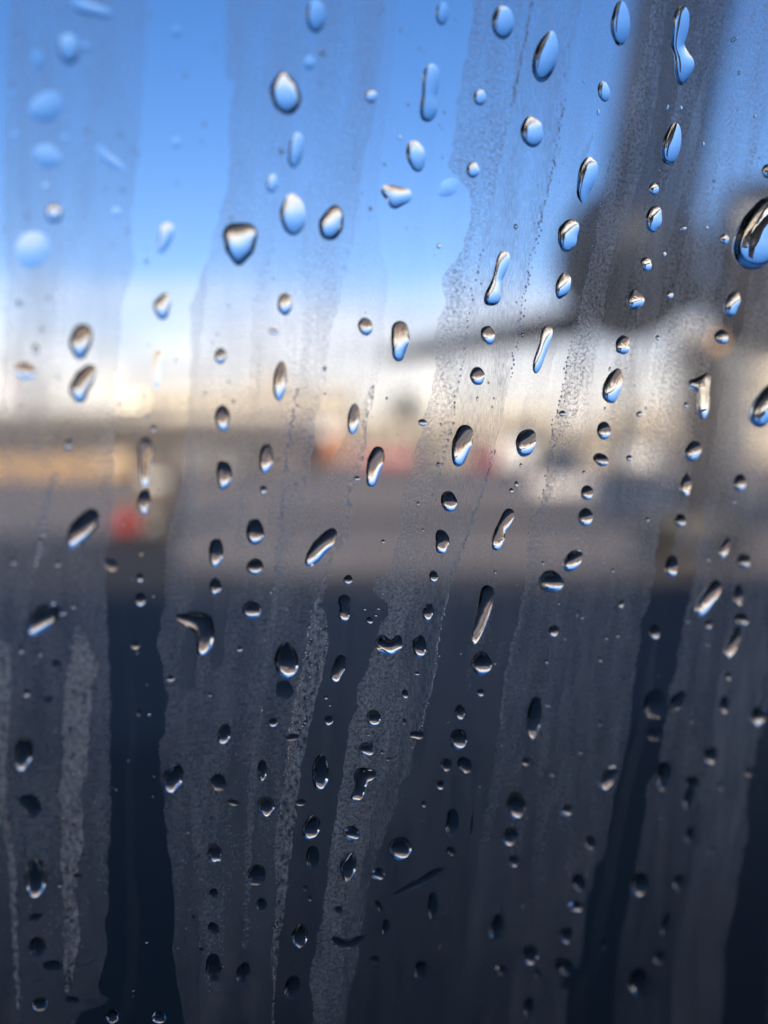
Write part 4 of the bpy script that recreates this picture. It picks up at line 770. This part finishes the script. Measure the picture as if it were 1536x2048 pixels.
SC = 1000.0                                            # millimetres inside the triangulation
def addpoly(pts):
    ids = []
    for p in pts:
        k = (round(p[0] * SC, 2), round(p[1] * SC, 2))
        if k not in seen: seen[k] = len(coords); coords.append(Vector(k))
        if not ids or ids[-1] != seen[k]: ids.append(seen[k])
    for a, b in zip(ids, ids[1:] + ids[:1]):
        if a != b: edges.append((a, b))
gp = [[glassmap(*p) for p in P] for P in polys]
for P in gp: addpoly(P)
for Hh in HOLES: addpoly([tuple(p) for p in Hh])
vo, eo, fo, *_ = delaunay_2d_cdt(coords, edges, [], 0, 0.002)
V2 = np.array([(v.x / SC, v.y / SC) for v in vo]); cen = np.array([V2[list(f)].mean(0) for f in fo])
def inpoly(pts, P):
    P = np.array(P); x, y = pts[:, 0], pts[:, 1]; ins = np.zeros(len(pts), bool)
    for (x0, y0), (x1, y1) in zip(P, np.roll(P, -1, 0)):
        if y0 == y1: continue
        c = ((y0 > y) != (y1 > y)) & (x < (x1 - x0) * (y - y0) / (y1 - y0) + x0); ins ^= c
    return ins
own = np.full(len(fo), -1)
for i, P in enumerate(gp): own[inpoly(cen, P)] = i
for Hh in HOLES:
    lo, hi = Hh.min(0), Hh.max(0); near = np.where((cen[:, 0] > lo[0]) & (cen[:, 0] < hi[0]) & (cen[:, 1] > lo[1]) & (cen[:, 1] < hi[1]))[0]
    if len(near): own[near[inpoly(cen[near], Hh)]] = -1
bt, bb_ = glassmap(768, 0)[1], glassmap(768, 2048)[1]
for i, (P, dens, mm, lab) in enumerate(REG):
    fs = [fo[k] for k in np.where(own == i)[0]]
    if not fs: continue
    idx = sorted({v for f in fs for v in f}); rm = {v: k for k, v in enumerate(idx)}
    a0, b0 = V2[idx].mean(0)
    me = bpy.data.meshes.new('condensation_streak'); me.from_pydata([(V2[v][0] - a0, V2[v][1] - b0, 0) for v in idx], [], [[rm[v] for v in f] for f in fs]); me.update()
    at = me.attributes.new('coverage', 'FLOAT', 'POINT')
    ts = [(bt - V2[v][1]) / (bt - bb_) * 3 for v in idx]; dens = (dens[0], dens[1], dens[2] * 0.80, dens[3] * 0.52)
    at.data.foreach_set('value', [float(np.interp(t, [0, 1, 2, 3], dens)) for t in ts])
    me.materials.append(M[mm]); o = bpy.data.objects.new('condensation_streak', me); C.objects.link(o); place(o, float(a0), float(b0), 0.00003)
    tag(o, lab, 'condensation', 'streaks of condensation on the pane')

# ------------------------------------------------------------------ uncountable specks of water: one object
bm = bmesh.new(); rr = random.Random(11)
HB = [(h.min(0), h.max(0), h.mean(0)) for h in HOLES]
def speck(px, py, r):
    a, b = glassmap(px, py)
    for lo, hi, c in HB:
        if lo[0] - 6e-5 < a < hi[0] + 6e-5 and lo[1] - 6e-5 < b < hi[1] + 6e-5: return
    s = r * 0.0410e-3 * 1.02; n = 7
    rim = [bm.verts.new((a + s * math.cos(2 * math.pi * k / n), b + s * math.sin(2 * math.pi * k / n) * 1.15, 0.00004)) for k in range(n)]
    md = [bm.verts.new((a + .6 * s * math.cos(2 * math.pi * (k + .5) / n), b + .6 * s * math.sin(2 * math.pi * (k + .5) / n) * 1.15, 0.00004 + s * 0.36)) for k in range(n)]
    tp = bm.verts.new((a, b, 0.00004 + s * 0.5))
    for k in range(n):
        j = (k + 1) % n; bm.faces.new((rim[k], rim[j], md[k])); bm.faces.new((md[k], rim[j], md[j])); bm.faces.new((md[k], md[j], tp))
    bm.faces.new(rim[::-1])
def xat(L, y): L = sorted(L, key=lambda p: p[1]); return float(np.interp(y, [p[1] for p in L], [p[0] for p in L]))
for k in range(520):
    speck(rr.uniform(-60, 1600), rr.uniform(-60, 2100) ** 1.0, abs(rr.gauss(0, 1.2)) + 0.9)
for L, y0, y1, st, sp in ((b11, 200, 760, 6.5, 6), (b11, 900, 1500, 3.6, 4), (b12l, 250, 1300, 8, 5), (t1l, 1200, 1980, 3.0, 4), (b7, 780, 1150, 5, 5), ([(1065, 0), (1025, 210)], 0, 210, 3.5, 3), (b10m, 500, 1000, 12, 4), ([(112, 950), (88, 1030)], 950, 1110, 4, 6)):
    y = y0
    while y < y1:
        speck(xat(L, y) + rr.gauss(0, sp * 0.5), y, rr.uniform(1.2, 2.6)); y += rr.uniform(0.5, 1.5) * st
def fill(L, Rr, y0, y1, n, r0=1.0, r1=2.4):
    for k in range(n):
        y = rr.uniform(y0, y1); xl, xr = xat(L, y), xat(Rr, y)
        if xr > xl: speck(rr.uniform(xl, xr), y, rr.uniform(r0, r1))
isl, isr = REG[-4][0], None
fill([(147, 1275), (130, 1370), (128, 1470), (122, 1590), (125, 1700), (128, 1850), (132, 1985)], [(165, 1255), (188, 1310), (178, 1450), (164, 1580), (163, 1700), (150, 1780), (156, 1870), (137, 1985)], 1262, 1985, 1150, 1.2, 2.8)
fill(b12l, b12r, 560, 1180, 200, 0.8, 1.6)
fill(b7, b8, 860, 1250, 180, 0.9, 1.9)
fill([(-10, 1290), (-5, 1560), (0, 1600), (20, 1750), (30, 1980)], [(20, 1290), (14, 1480), (12, 1600), (33, 1750), (38, 1980)], 1290, 1980, 500, 1.2, 2.6)
fill(t1l, t1r, 1230, 2048, 550, 1.0, 2.2)
fill(b10, b10m, 1150, 2048, 1300, 0.9, 1.9)
me = bpy.data.meshes.new('condensation_specks'); bm.normal_update(); bm.to_mesh(me); bm.free(); me.materials.append(M['water'])
for p in me.polygons: p.use_smooth = True
o = bpy.data.objects.new('condensation_specks', me); C.objects.link(o); place(o)
tag(o, 'countless fine specks and strings of water beads over the pane', 'condensation', None, 'stuff')
print('drops', len(DL), 'faces', len(fo), 'handed', HAND)
